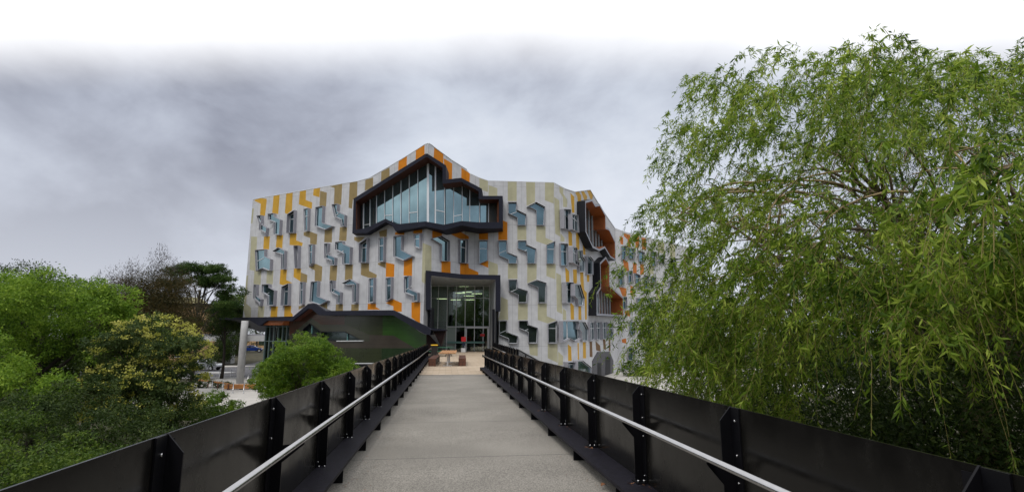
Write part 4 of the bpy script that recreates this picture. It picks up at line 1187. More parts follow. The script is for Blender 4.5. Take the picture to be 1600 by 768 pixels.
for sx, lab in ((-1, 'dark red timber bench left of the picnic table'), (1, 'dark red timber bench right of the picnic table')):
    b = grp('timber_bench', T0+Vector((sx*.86, .5, 0)), lab, 'bench', -.03)
    for i in range(4): adl(b, MB().box((-.165+i*.11, 0, .405), (.104, 5.4, .05)), 'seat_slat', M['sleeper'], bevel=.006)
    for yy in (-2.66, 2.66): adl(b, MB().box((0, yy, .19), (.42, .08, .38)), 'end_block', M['sleeper'], bevel=.008)
    adl(b, MB().box((0, 0, .19), (.30, 5.2, .30)), 'core', M['frameblack'])
B0 = onT(679, 43.5)
bn = grp('wheelie_bin', B0, 'black wheelie bin with a yellow lid at the far end of the left railing', 'bin', .1)
mb = MB(); vs = []
for z, s_ in ((.06, .40), (.95, .52)):
    for a, b in ((-1, -1), (1, -1), (1, 1), (-1, 1)): vs.append((a*s_/2, b*s_/2*1.1, z))
mb.add(vs, [(0, 3, 2, 1), (4, 5, 6, 7), (0, 1, 5, 4), (1, 2, 6, 5), (2, 3, 7, 6), (3, 0, 4, 7)]); mb.box((0, 0, .93), (.56, .62, .05))
adl(bn, mb, 'body', M['plasticblack'])
adl(bn, MB().box((0, 0, .985), (.56, .66, .05), taper=.94).box((0, -.33, .96), (.5, .04, .05)), 'lid', M['plasticyellow'], bevel=.012)
for sx in (-1, 1): adl(bn, MB().tube([(sx*.2, .27, .1), (sx*.26, .27, .1)], .1, 16, smooth=False), 'wheel', M['rubber'])
adl(bn, MB().tube([(-.22, .36, .93), (.22, .36, .93)], .018, 8), 'handle', M['plasticblack'])
# green table with benches behind
G0 = onT(691, 45.5); gt = grp('green_table', G0, 'green table with a low slatted bench behind the yellow lidded bin', 'table', -.35)
adl(gt, MB().box((0, 0, .74), (1.7, .8, .05)), 'tabletop', M['plasticgreen'], bevel=.01)
adl(gt, MB().box((0, -.75, .44), (1.7, .3, .05)), 'seat', M['plasticgreen'], bevel=.01); adl(gt, MB().box((0, .75, .44), (1.7, .3, .05)), 'seat', M['plasticgreen'], bevel=.01)
for sx in (-1, 1): adl(gt, MB().bar((sx*.6, -.75, .02), (sx*.6, 0, .71), .05, .05).bar((sx*.6, .75, .02), (sx*.6, 0, .71), .05, .05).bar((sx*.6, -.8, .40), (sx*.6, .8, .40), .05, .05), 'leg_frame', M['frameblack'])
# red sign on a stand with a pale base
R0 = onT(724.5, 57.0); R0 = R0; rs = grp('sign_stand', R0, 'freestanding notice with a red square face on a dark post and pale block base', 'sign', -YAW)
adl(rs, MB().box((0, 0, .21), (.48, .42, .42), taper=.96), 'base', M['white'], bevel=.01)
adl(rs, MB().box((0, 0, .8), (.07, .07, .8)).box((.02, -.02, .82), (.34, .05, .28)), 'post', M['bluejean'])
adl(rs, MB().box((0, -.04, 1.36), (.5, .05, .5)), 'face', M['red'], bevel=.008)
# ---- a person standing inside the doorway
def person(loc, rz, lab, shirt, trou):
    root = empty('person', loc, lab, 'person', None, rz)
    J = {'pelvis': (0, 0, .95, .13, .10), 'waist': (0, 0, 1.08, .12, .09), 'chest': (0, 0, 1.30, .155, .11), 'neckb': (0, 0, 1.46, .075, .07), 'neck': (0, 0, 1.53, .052, .055), 'head': (0, -.01, 1.62, .075, .088), 'crown': (0, 0, 1.71, .066, .08)}
    vs = [v[:3] for v in J.values()]; rad = [v[3:] for v in J.values()]; ed = [(i, i+1) for i in range(6)]
    def chain(start, pts):
        pr_ = start
        for p in pts: vs.append(p[:3]); rad.append((p[3], p[3])); ed.append((pr_, len(vs)-1)); pr_ = len(vs)-1
        return pr_
    for s_ in (-1, 1):
        chain(0, [(s_*.09, 0, .88, .085), (s_*.10, -.01, .50, .058), (s_*.11, .02, .10, .04), (s_*.11, -.06, .04, .036), (s_*.11, -.15, .03, .028)])
        h = chain(3, [(s_*.17, 0, 1.42, .055), (s_*.21, .02, 1.14, .042), (s_*.20, -.08, .92, .032), (s_*.20, -.11, .86, .028)])
        for q in range(4): chain(h, [(s_*(.185+q*.012), -.125-.004*q, .80, .010), (s_*(.185+q*.012), -.12, .765, .009)])
        chain(h, [(s_*.18, -.14, .82, .011), (s_*.175, -.15, .795, .010)])
    me = bpy.data.meshes.new('body'); me.from_pydata(vs, ed, []); me.materials.append(shirt); me.materials.append(trou); me.materials.append(M['skin'])
    o = bpy.data.objects.new('body', me); C.objects.link(o)
    sk_ = o.modifiers.new('skin', 'SKIN'); me.skin_vertices[0].data[0].use_root = True
    for i, r_ in enumerate(rad): me.skin_vertices[0].data[i].radius = r_
    sb = o.modifiers.new('sub', 'SUBSURF'); sb.levels = 1; sb.render_levels = 1
    dg = bpy.context.evaluated_depsgraph_get(); ev = o.evaluated_get(dg); nm_ = bpy.data.meshes.new_from_object(ev)
    o.modifiers.clear(); o.data = nm_
    for p in nm_.polygons:
        z = p.center.z; p.use_smooth = True
        p.material_index = 2 if z > 1.50 or (z < .9 and abs(p.center.x) > .165) else (1 if z < .98 else 0)
    o.parent = root
    hr = MB(); hr.lathe((0, .012, 1.64), [(.086, -.02), (.098, .03), (.09, .08), (.05, .115), (.01, .122)], 14)
    adl(root, hr, 'hair', M['darkcloth'])
    for s_ in (-1, 1): adl(root, MB().lathe((s_*.032, -.082, 1.645), [(.004, -.007), (.010, 0), (.004, .007)], 8), 'eye', M['darkcloth'])
    return root
a_, _ = PX(731.3, 61.6); pz_ = W(a_, 61.6, zf); person(pz_, .3, 'person in dark clothes standing inside the glass entrance doors', M['darkcloth'], M['bluejean'])
# ================================================================== lower court: bench, posts, rail, hedge, cars
def onG(px_, D, dz=0): a, _ = PX(px_, D); v = W(a, D, 0); v.z = gz(a, D)+dz; return v
b = grp('court_bench', onG(383, 53.0, .03), 'wide varnished orange timber bench in front of the concrete column', 'bench', .10)
for i in range(6): adl(b, MB().box((0, -.30+i*.12, .46), (2.8, .112, .05)), 'seat_slat', M['ochre_timber'], bevel=.006)
adl(b, MB().box((0, -.345, .27), (2.8, .03, .34)), 'front_board', M['ochre_timber'])
for sx in (-1, 0, 1): adl(b, MB().box((sx*1.1, .02, .22), (.12, .6, .43)), 'support', M['frameblack'])
pp = [(339, 50.6), (355.5, 50), (371.5, 49.6), (388, 49.2), (349, 66.2), (366.5, 68.0), (393, 62)]
wh = ['leftmost of the four steel posts standing in a row on the pale court', 'second steel post from the left in the row on the pale court', 'third steel post from the left, before the left end of the orange bench', 'rightmost steel post of the row, before the right half of the orange bench', 'steel post at the kerb of the road, left of the concrete column', 'short steel post at the kerb just left of the concrete column', 'steel post beside the lawn, right behind the concrete column']
for (x, D), lab in zip(pp, wh):
    o = grp('steel_post', onG(x, D, .03), lab, 'bollard', 0, 'steel posts around the lower court')
    adl(o, MB().lathe((0, 0, 0), [(.075, 0), (.075, .02), (.038, .025), (.038, .93), (.030, .96)], 12), 'post_shaft', M['steel'])
    adl(o, MB().lathe((0, 0, .96), [(.042, 0), (.042, .03), (.02, .045)], 12), 'cap', M['steel'])
o = grp('garden_edge_rail', onG(335, 53), 'low red brown timber rail along the hedge beside the court', 'rail')
q0 = o.location.copy(); q1_ = onG(318, 57)-q0; q2_ = onG(364, 52.3)-q0
adl(o, MB().bar(q1_+Vector((0, 0, .62)), q2_+Vector((0, 0, .62)), .16, .10), 'top_rail', M['ochre_timber'])
for t in (0, .33, .66, 1): adl(o, MB().bar(q1_.lerp(q2_, t), q1_.lerp(q2_, t)+Vector((0, 0, .6)), .10, .10), 'leg', M['sleeper'])
def wheel(p, x, y, r_=.34):
    w_ = adl(p, MB().tube([(x, y-.11, r_), (x, y+.11, r_)], r_, 20, smooth=False), 'wheel', M['rubber'])
    sy_ = -1 if y < 0 else 1
    o_ = MB().tube([(x, y+sy_*.10, r_), (x, y+sy_*.118, r_)], r_*.62, 14, smooth=False).build('rim', M['alu']); o_.parent = w_
def car(loc, rz, lab, paint, kind):
    c = grp('parked_car', loc, lab, 'car', rz, 'cars on the road beyond the court')
    # x forward
    if kind == 'ute': L0 = [(-2.45, .45), (-2.45, 1.05), (-1.0, 1.08), (-.9, 1.10), (1.0, 1.10), (2.2, .98), (2.42, .80), (2.45, .42)]; cab = [(-1.1, 1.08), (-.75, 1.66), (.35, 1.68), (1.15, 1.08)]
    else: L0 = [(-2.0, .40), (-2.05, .95), (-1.8, 1.0), (1.0, 1.0), (1.9, .85), (2.0, .40)]; cab = [(-1.95, .98), (-1.5, 1.46), (.2, 1.48), (1.05, .98)]
    hw = .89
    arch = []
    for cx in (1.5, -1.5):
        arch += [(cx+.42*math.cos(t), .34+.42*math.sin(t)) for t in [math.pi*k/8 for k in range(9)] if .34+.42*math.sin(t) >= .34]
    body = L0+[(1.92, .34)] + arch[:9] + arch[9:] + [(-1.92, .34)]
    mb = MB(); mb.prism([Vector((x, -hw, z)) for x, z in body], Vector((0, 2*hw, 0)))
    adl(c, mb, 'body', paint, recalc=True, bevel=.04)
    mb = MB(); n_ = len(cab); vs = [Vector((x, -hw+.04+(.16 if z > 1.2 else 0), z)) for x, z in cab]+[Vector((x, hw-.04-(.16 if z > 1.2 else 0), z)) for x, z in cab]
    mb.add(vs, [(3, 2, 1, 0), (4, 5, 6, 7)]+[(i, i+1, i+5, i+4) for i in range(3)]); adl(c, mb, 'cabin', paint, recalc=True, bevel=.03)
    for s_ in (-1, 1):
        mb = MB(); y_ = lambda z: s_*(hw-.035-(.16*(z-1.08)/.58 if z > 1.08 else 0))
        zt = cab[1][1]-.1; zb_ = cab[0][1]+.04
        for a, b_ in ((cab[0][0]+.28, -.05), (.03, cab[3][0]-.30)):
            ta = a+(.18 if a < -.2 else 0); tb_ = b_-(.45 if b_ > 0 else 0)
            mb.add([(a, y_(zb_)+s_*.006, zb_), (b_, y_(zb_)+s_*.006, zb_), (tb_, y_(zt)+s_*.006, zt), (ta, y_(zt)+s_*.006, zt)], [(0, 1, 2, 3)])
        adl(c, mb, 'side_window', M['carglass'])
        adl(c, MB().box((2.36 if kind == 'ute' else 1.93, s_*.66, .78), (.12, .34, .13)), 'headlight', M['white'])
        adl(c, MB().box((-2.44 if kind == 'ute' else -2.04, s_*.78, .85), (.05, .14, .22)), 'tail_light', M['red'])
        adl(c, MB().box((.75, s_*.98, 1.12), (.12, .16, .12)), 'mirror', paint)
    xa, za = cab[2]; xb, zb_ = cab[3]
    mb = MB(); mb.add([(xa+.06+.02, -.66, za-.06+.02), (xb-.05+.02, -.78, zb_+.04+.02), (xb-.05+.02, .78, zb_+.04+.02), (xa+.06+.02, .66, za-.06+.02)], [(0, 1, 2, 3)]); adl(c, mb, 'windscreen', M['carglass'])
    adl(c, MB().box((2.45 if kind == 'ute' else 2.0, 0, .50), (.12, 1.7, .22)), 'bumper', M['plasticblack'], bevel=.03)
    for cx in (1.5, -1.5):
        for yy in (-.80, .80): wheel(c, cx, yy)
    return c
ca, _ = PX(326, 82.5); car(Vector((*W(ca, 82.5, 0).xy, ZG+.025)), -YAW-.12, 'silver ute parked across the road left of the concrete column', M['carsilver'], 'ute')
ca, _ = PX(396, 118); car(Vector((*W(ca, 118, 0).xy, gz(ca, 118)+.03)), -YAW+.3, 'blue car parked up the hill, just right of the concrete column', M['carblue'], 'hatch')
# motor scooter beside the racks
sc_ = grp('motor_scooter', onG(320, 62), 'dark scooter with a teal cover parked left of the bike racks', 'scooter', -.4)
adl(sc_, MB().prism([Vector((x, -.16, z)) for x, z in ((-.75, .45), (-.7, .82), (-.1, .86), (.05, .45), (.35, .42), (.55, .95), (.68, .92), (.55, .30), (-.5, .28))], Vector((0, .32, 0))), 'body', mat('teal_scooter', (.015, .06, .07), .4), bevel=.03)
adl(sc_, MB().tube([(.62, 0, .3), (.58, 0, 1.02)], .03, 8).tube([(.55, -.32, 1.05), (.6, 0, 1.02), (.55, .32, 1.05)], .02, 8), 'handlebar', M['frameblack'])
adl(sc_, MB().box((-.35, 0, .9), (.75, .28, .10)), 'seat', M['rubber'], bevel=.03)
for x in (-.6, .72): adl(sc_, MB().tube([(x, -.06, .24), (x, .06, .24)], .24, 16, smooth=False), 'wheel', M['rubber'])
for i, (x, lab) in enumerate(((327, 'bent steel bike rack nearest the scooter'), (332, 'bent steel bike rack in the middle between scooter and court posts'), (337, 'bent steel bike rack farthest from the scooter'))):
    o = grp('bike_rack', onG(x, 62), lab, 'bike rack', .6, 'bike racks by the road')
    adl(o, MB().tube([(-.35, 0, 0), (-.35, 0, .75), (-.25, 0, .85), (.25, 0, .85), (.35, 0, .75), (.35, 0, 0)], .03, 8), 'hoop', M['steel'])
    adl(o, MB().lathe((-.35, 0, .0), [(.07, 0), (.07, .015)], 10).lathe((.35, 0, .0), [(.07, 0), (.07, .015)], 10), 'foot_plate', M['steel'])
# ---- tan brick building, overpass
tc_ = grp('brick_building', W(PX(336.5, 101)[0], 101, ZG-EYE), 'tan brick building with an olive roof behind the eucalypt', 'building', -YAW+.42)
ht = 10.7
adl(tc_, MB().box((-9, 6, ht/2), (18, 12, ht)), 'wall', M['tanbrick'])
adl(tc_, MB().box((-10.2, 6, ht+.25), (18, 13, .5)), 'eaves', M['frameblack'])
adl(tc_, MB().prism([Vector((-19.5, -.6, ht+.5)), Vector((-1.8, -.6, ht+.5)), Vector((-4, 6, ht+2.0)), Vector((-17, 6, ht+2.0))], Vector((0, 5, 0))), 'roof', M['roofolive'])
for z in (1.3, 5.0):
    for x in (-5.5, -9, -12.5, -16):
        f = adl(tc_, MB().ring([Vector((x-.8, -.05, z)), Vector((x+.8, -.05, z)), Vector((x+.8, -.05, z+1.5)), Vector((x-.8, -.05, z+1.5))], [Vector((x-.72, -.05, z+.08)), Vector((x+.72, -.05, z+.08)), Vector((x+.72, -.05, z+1.42)), Vector((x-.72, -.05, z+1.42))], Vector((0, .04, 0))), 'window', M['alu'])
        o = MB().box((x, -.012, z+.75), (1.45, .01, 1.35)).build('pane', M['glassdark']); o.parent = f
ov_ = grp('overpass', W(PX(361, 96)[0], 96, ZG-EYE), 'grey concrete overpass on a square pier behind the round column', 'overpass', -YAW)
adl(ov_, MB().box((4, 0, 4.75), (30, 3.0, 1.0)), 'deck_slab', M['conc']); adl(ov_, MB().box((4, -1.45, 5.37), (30, .12, .25)), 'parapet', M['concgrey'])
adl(ov_, MB().box((.2, 0, 2.1), (1.0, 1.4, 4.3)), 'pier', M['conc']); adl(ov_, MB().box((15, 0, 2.1), (1.0, 1.4, 4.3)), 'pier', M['conc'])
tc2 = grp('brick_building', W(PX(395, 150)[0], 150, ZG-EYE), 'distant orange brick building seen under the overpass', 'building', -YAW)
adl(tc2, MB().box((0, 5, 2.4), (26, 10, 4.2)), 'wall', M['tanbrick']); adl(tc2, MB().box((0, 5, 4.7), (27, 11, .4)), 'roof', M['roofolive'])
for x in (-9, -3, 3, 9): adl(tc2, MB().box((x, -.02, 3.2), (2.4, .06, 1.3)), 'window', M['glassdark'])
# ================================================================== vegetation
def quads(name, P, Dv, Sv, m_, parent=None, bend=None):
    n = len(P); v = np.empty((n, 4, 3), np.float32)
    v[:, 0] = P; v[:, 1] = P+Dv*.45+Sv; v[:, 2] = P+Dv; v[:, 3] = P+Dv*.45-Sv
    me = bpy.data.meshes.new(name); me.vertices.add(4*n); me.vertices.foreach_set('co', v.ravel())
    me.loops.add(4*n); me.loops.foreach_set('vertex_index', np.arange(4*n, dtype=np.int32))
    me.polygons.add(n); me.polygons.foreach_set('loop_start', np.arange(0, 4*n, 4, dtype=np.int32)); me.polygons.foreach_set('loop_total', np.full(n, 4, np.int32))
    me.materials.append(m_); me.update(calc_edges=True); me.validate()
    o = bpy.data.objects.new(name, me); C.objects.link(o)
    if parent is not None: o.parent = parent
    return o
def unit(a): return a/np.maximum(np.linalg.norm(a, axis=1, keepdims=True), 1e-6)
def crown_points(blobs, n, clump, per, shell=.55, flat=1.0):
    # blobs: (x,y,z,rx,ry,rz,weight) ; clumps of leaves spread through the outer shell of each blob
    out = []; nor = []
    wts = np.array([b[6] if len(b) > 6 else b[3]*b[4]*b[5] for b in blobs]); wts = wts/wts.sum()
    nc = max(1, n//per)
    idx = rng.choice(len(blobs), nc, p=wts); B = np.array([b[:6] for b in blobs])[idx]
    d = unit(rng.normal(size=(nc, 3))); rr = shell+(1.05-shell)*rng.random((nc, 1))**.6
    cc = B[:, :3]+d*B[:, 3:6]*rr
    cs = clump*(.6+.8*rng.random((nc, 1)))
    off = rng.normal(size=(nc, per, 3))*cs[:, None, :]*np.array([1, 1, flat])
    P = (cc[:, None, :]+off).reshape(-1, 3)
    nrm = unit((d[:, None, :]+.5*off/np.maximum(cs[:, None, :], 1e-6)).reshape(-1, 3))
    return P, nrm
def leaves(name, blobs, n, L_, Wd, clump, m_, parent, per=40, shell=.55, flat=.7, droop=.2, jitter=.8):
    P, nr = crown_points(blobs, n, clump, per, shell, flat); n = len(P)
    d = unit(nr*.5+rng.normal(size=(n, 3))*jitter+np.array([0, 0, -droop]))
    s = unit(np.cross(d, nr+rng.normal(size=(n, 3))*.6))
    sc = (.6+.8*rng.random((n, 1)))
    return quads(name, P, d*L_*sc, s*Wd*sc*.5, m_, parent)
def puffs(blobs, k, r, flat=.75):
    # small cushions of foliage spread over the surface of the big masses
    out = []
    vol = np.array([(b[3]*b[4]*b[5])**.67 for b in blobs]); cnt = np.maximum(3, (k*vol/vol.sum())).astype(int)
    for b, n_ in zip(blobs, cnt):
        for i in range(n_):
            u = rng.normal(size=3); u /= np.linalg.norm(u)
            if u[2] < -.5: u[2] *= -.5
            q = .80+.22*rng.random(); rr = r*(.65+.7*rng.random())
            out.append((b[0]+u[0]*b[3]*q, b[1]+u[1]*b[4]*q, b[2]+u[2]*b[5]*q, rr, rr, rr*flat))
    return out
def trunk(parent, h, r0, limbs, m_, base=0.0, lean=(0, 0)):
    mb = MB(); top = Vector((lean[0], lean[1], h))
    pts = [Vector((lean[0]*t*t+.08*math.sin(5*t), lean[1]*t*t+.06*math.sin(4*t+1), base+(h-base)*t)) for t in (0, .2, .45, .7, 1)]
    mb.tube(pts, [r0*1.35, r0, r0*.85, r0*.7, r0*.5], 9)
    for tgt in limbs:
        t = random.uniform(.45, .95); i = min(3, int(t*4)); st = pts[i].lerp(pts[i+1], t*4-i); T = Vector(tgt)
        mid = st.lerp(T, .5)+Vector((random.uniform(-.3, .3), random.uniform(-.3, .3), .12*(T-st).length))
        q = [st, st.lerp(mid, .5)+Vector((0, 0, .05)), mid, mid.lerp(T, .55)+Vector((0, 0, .08)), T]
        mb.tube(q, [r0*.5, r0*.40, r0*.28, r0*.17, r0*.05], 6)
        for k in range(3):
            a = q[2].lerp(q[4], .25*k+.1); e_ = a+Vector((random.uniform(-1, 1), random.uniform(-1, 1), random.uniform(0, 1)))*(T-st).length*.3
            mb.tube([a, a.lerp(e_, .5)+Vector((0, 0, .05)), e_], [r0*.16, r0*.10, r0*.03], 5)
    o = mb.build('trunk', m_); o.parent = parent; return o
LM = {}
LM['bright'] = leafmat('bright_spring_leaf', (.035, .085, .006), (.14, .25, .022), (.33, .46, .06), .42)
LM['mid'] = leafmat('mid_green_leaf', (.018, .044, .006), (.060, .112, .013), (.165, .235, .034), .34)
LM['dark'] = leafmat('dark_green_leaf', (.011, .024, .005), (.032, .060, .011), (.082, .115, .024), .28)
LM['gum'] = leafmat('gum_leaf', (.014, .036, .007), (.042, .088, .016), (.110, .17, .038), .3)
LM['round'] = leafmat('glossy_yellow_green_leaf', (.035, .090, .008), (.115, .215, .016), (.26, .36, .045), .36, .4)
LM['flowerleaf'] = leafmat('olive_green_leaf', (.020, .042, .012), (.050, .085, .022), (.11, .14, .040), .3)
LM['flower'] = leafmat('pale_yellow_blossom', (.22, .24, .03), (.42, .42, .08), (.60, .57, .17), .3)
LM['rusty'] = leafmat('rusty_needle_foliage', (.018, .020, .006), (.045, .040, .010), (.095, .060, .016), .2)
LM['purple'] = leafmat('grey_purple_twigs', (.05, .045, .045), (.09, .08, .08), (.12, .11, .10), .2)
LM['willow'] = leafmat('willow_leaf', (.026, .066, .007), (.155, .255, .022), (.45, .55, .085), .48, .42)
LM['willowshade'] = leafmat('shade_dark_willow_leaf', (.012, .028, .004), (.030, .062, .009), (.075, .12, .018), .3, .5)  # darker copy of the willow leaf, crown shade put into its colour
def tree(name, px_, D, lab, cat, blobs, n, L_, Wd, clump, lm, tr=(.16, 'bark'), limbs=6, group=None, base=None, puff=None, **k):
    # blobs given in camera frame offsets (dx, dD, z above the eye, rx, rD, rz)
    a, _ = PX(px_, D); g = base if base is not None else gz(a, D)
    p = W(a, D, g-EYE); t = empty(name, p, lab, cat, group, -YAW)
    bb = [(b[0], b[1], b[2]+EYE-g, b[3], b[4], b[5])+tuple(b[6:]) for b in blobs]
    if puff: k['shell'] = .8; leaves('crown', puffs(bb, *puff), n, L_, Wd, clump, LM[lm], t, **k)
    else: leaves('crown', bb, n, L_, Wd, clump, LM[lm], t, **k)
    if tr:
        zt = np.mean([b[2] for b in bb]); lim = []
        for i in range(limbs):
            b = bb[i % len(bb)]; lim.append((b[0]+random.uniform(-.5, .5)*b[3], b[1]+random.uniform(-.5, .5)*b[4], b[2]+random.uniform(0, .6)*b[5]))
        trunk(t, zt, tr[0], lim, M[tr[1]])
    return t, bb
# round tree just left of the railing
tree('round_tree', 478, 30, 'dense round glossy green tree in front of the green clad hall', 'tree',
     [(0, 0, -1.9, 2.3, 2.3, 1.7), (.1, 0, -1.05, 1.45, 1.6, 1.2), (1.5, .2, -2.0, 1.3, 1.5, 1.1), (-1.5, .2, -2.5, 1.3, 1.5, 1.1), (-2.0, 0, -3.4, 1.1, 1.3, 1.0), (.3, -.8, -3.0, 1.7, 1.3, 1.2), (2.0, 0, -2.9, .9, 1.2, .9)], 90000, .085, .034, .055, 'round', (.14, 'bark'), 8, puff=(110, .46, .7), per=24)
# low shrub by the court
tree('low_shrub', 350, 29, 'low bright green shrub on the near edge of the pale court', 'shrub', [(0, 0, -4.0, 1.1, 1.1, .9), (.7, 0, -4.3, .9, 1, .8), (-.9, 0, -4.4, 1, 1, .8)], 16000, .08, .035, .05, 'round', (.05, 'bark'), 3, puff=(36, .32), per=20)
tree('low_shrub', 305, 24, 'low mid green shrub right under the yellow blossoming tree', 'shrub', [(0, 0, -3.6, 1.5, 1.3, .9), (-1.4, 0, -3.8, 1.2, 1, .9), (1.3, .3, -4.1, 1.0, 1, .7)], 18000, .08, .035, .13, 'mid', (.05, 'bark'), 3, shell=.6)
# yellow blossoming tree
t, bb = tree('blossom_tree', 238, 22.5, 'tree covered in pale yellow blossom clusters left of the court', 'tree',
     [(.1, 0, -.2, 1.5, 1.7, 1.0), (1.2, 0, -.9, 1.2, 1.4, .9), (-.9, 0, -.7, 1.2, 1.5, .9), (.3, 0, -2.0, 1.9, 1.9, 1.1), (-1.3, -.3, -2.1, 1.0, 1.3, .9), (1.2, -.2, -3.0, 1.1, 1.4, .9), (-.2, -.6, -3.3, 1.7, 1.5, .9)], 52000, .10, .040, .07, 'flowerleaf', (.12, 'barkdark'), 8, puff=(120, .42, .5), per=20)
def blossoms(t, bb, ncl, per, spread, L_, m_, zmin=0):
    Pn, nr = crown_points(bb, ncl*per, spread, per, .93, .45)
    P3_ = Pn.reshape(-1, per, 3); n3 = nr.reshape(-1, per, 3)
    keep = n3[:, :, 2].mean(1) > -.05; P3_ = P3_[keep].reshape(-1, 3); n3 = n3[keep].reshape(-1, 3)
    P3_[:, 2] += .06; n = len(P3_); d = unit(rng.normal(size=(n, 3))+np.array([0, -.2, .5])); s = unit(np.cross(d, rng.normal(size=(n, 3))))
    sc = .6+.8*rng.random((n, 1)); quads('blossom', P3_, d*L_*sc, s*L_*.3*sc, m_, t)
blossoms(t, bb, 640, 34, .10, .085, LM['flower'])
# bright tree and the darker growth on the far left
tree('leafy_tree', 70, 25, 'bright lime green leafy tree at the far left', 'tree',
     [(0, 0, 1.2, 3.3, 3, 1.6), (-3.3, 0, 1.3, 2.4, 3, 1.6), (2.4, 1, .2, 1.8, 2, 1.1), (-1.5, -.5, -.4, 2.6, 2.2, 1.3), (-3.6, -1, -1.9, 1.8, 2, 1.3), (3.2, 1, -.5, 1.1, 1.5, .8)], 80000, .12, .05, .12, 'bright', (.2, 'barkdark'), 10, puff=(125, .62), per=22)
tree('leafy_tree', 15, 19, 'lower lime green leafy tree at the left picture edge', 'tree', [(0, 0, -2.1, 1.7, 1.7, 1.2), (-1.5, 0, -1.2, 1.5, 1.7, 1.2), (.9, .3, -2.9, 1.2, 1.2, .8)], 30000, .11, .045, .09, 'bright', (.12, 'barkdark'), 6, puff=(70, .45), per=22)
tree('dark_tree', 150, 27, 'dark green spreading tree between the lime and the blossoming trees', 'tree',
     [(0, 0, -.9, 3.0, 2, 1.2), (-2.4, 0, -1.6, 2, 2, 1.2), (1.6, .3, -.2, 1.5, 1.5, .8), (-.5, -.5, -2.9, 3.2, 2, 1.2)], 54000, .11, .045, .10, 'mid', (.16, 'barkdark'), 8, puff=(130, .55, .5), per=22)
for i, (x, D, z, r_, lm, lab) in enumerate([(120, 17, -2.6, 1.9, 'dark', 'dark shrub below the spreading dark tree'), (205, 16, -3.2, 1.7, 'dark', 'dark shrub at the foot of the blossoming tree'), (50, 14, -3.1, 1.7, 'mid', 'mid green shrub low beside the left railing'), (150, 12.5, -3.4, 1.3, 'mid', 'mid green shrub nearest the bridge with pale tips'), (265, 19, -4.0, 1.5, 'dark', 'dark shrub between the bridge and the court'), (15, 24, -3.7, 2.0, 'dark', 'dark shrub below the lime tree at the left edge'), (215, 12, -4.1, 1.2, 'mid', 'small leafy shrub just over the left railing')]):
    tree('garden_shrub', x, D, lab, 'shrub', [(0, 0, z, r_, r_, r_*.7), (r_*.8, .3, z-.5, r_*.7, r_*.7, r_*.5), (-r_*.8, .2, z-.4, r_*.8, r_*.7, r_*.55), (0, -.3, z-1.0, r_*1.1, r_, r_*.6)], 20000, .08, .032, .07, lm, (.05, 'barkdark'), 4, group='shrubs under the trees on the left', puff=(60, .38, .55), per=20)
# rusty casuarina
t, bb = tree('casuarina', 225, 46, 'rusty brown needle leaved tree behind the blossoming tree', 'tree',
     [(0, 0, 2.2, 3.2, 3, 3.2), (1.6, 0, 4.0, 2.2, 2, 2.0), (-1.6, 0, 3.4, 2.0, 2, 1.8), (2.8, 0, 1.5, 2.2, 2, 2.4), (-3, 0, 1.0, 2, 2, 2)], 60000, .26, .028, .30, 'rusty', (.2, 'barkdark'), 10, shell=.3, flat=1.1, droop=-.2)
leaves('top_wisps', [(.6, 0, 6.2+EYE-ZG, .9, .8, 1.9), (-1.8, 0, 5.3+EYE-ZG, 1.1, .8, 1.1), (-3.6, 0, 4.6+EYE-ZG, 1.2, .8, 1.0), (2.0, 0, 5.6+EYE-ZG, .5, .6, 1.2)], 2600, .20, .03, .17, LM['purple'], t, per=14, shell=.05, flat=1.6, droop=-1.4)
# eucalypt with an open umbrella crown
tree('eucalypt', 306, 60, 'open crowned gum tree with bare limbs in front of the brick building', 'tree',
     [(-2.6, 0, 7.0, 1.5, 1.8, .75), (-.6, 0, 7.5, 1.4, 1.8, .70), (1.2, 0, 7.2, 1.6, 1.8, .8), (2.8, 0, 6.2, 1.2, 1.5, .8), (3.8, 0, 4.9, .9, 1.2, .8), (.9, .3, 5.7, 1.1, 1.2, .5), (-1.9, .3, 5.8, 1.0, 1.2, .45), (2.3, 0, 4.3, 1.1, 1, .5), (-3.4, 0, 5.4, 1.2, 1.2, .9), (-.4, 0, 1.2, 1.6, 1.2, .6), (2.4, 0, 2.3, 1.4, 1.2, .7), (3.5, 0, 3.2, 1.2, 1.2, .8), (0, .2, 6.3, 1.6, 1.4, .6)], 75000, .15, .055, .12, 'gum', (.17, 'barkdark'), 22, puff=(120, .52, .55), per=20)
tree('bushy_tree', 352, 66, 'bushy dark green tree between the gum tree and the big building', 'tree', [(0, 0, 3.2, 2.0, 1.8, 1.5), (1.3, 0, 1.8, 1.5, 1.5, 1.3), (-1.5, 0, 1.0, 1.2, 1.4, 1.0)], 26000, .16, .06, .22, 'dark', (.16, 'barkdark'), 6, shell=.4)
tree('bushy_tree', 352, 93, 'dark green tree in the shade beside the overpass pier', 'tree', [(0, 0, 2.0, 3, 2, 2.2), (1, 0, -1.6, 2.2, 2, 2.2), (-1.0, 0, -3, 2, 2, 1.8)], 20000, .24, .09, .3, 'dark', (.25, 'barkdark'), 6, shell=.4)
tree('bushy_tree', 372, 110, 'bright green tree far beyond the left corner of the big building', 'tree', [(0, 0, 6.6, 2.2, 2, 2.0), (3, 0, 5.0, 2.4, 2, 2.0), (-1.5, 0, 3.5, 2.6, 2, 2.2)], 14000, .28, .12, .35, 'mid', (.25, 'bark'), 6, shell=.5)
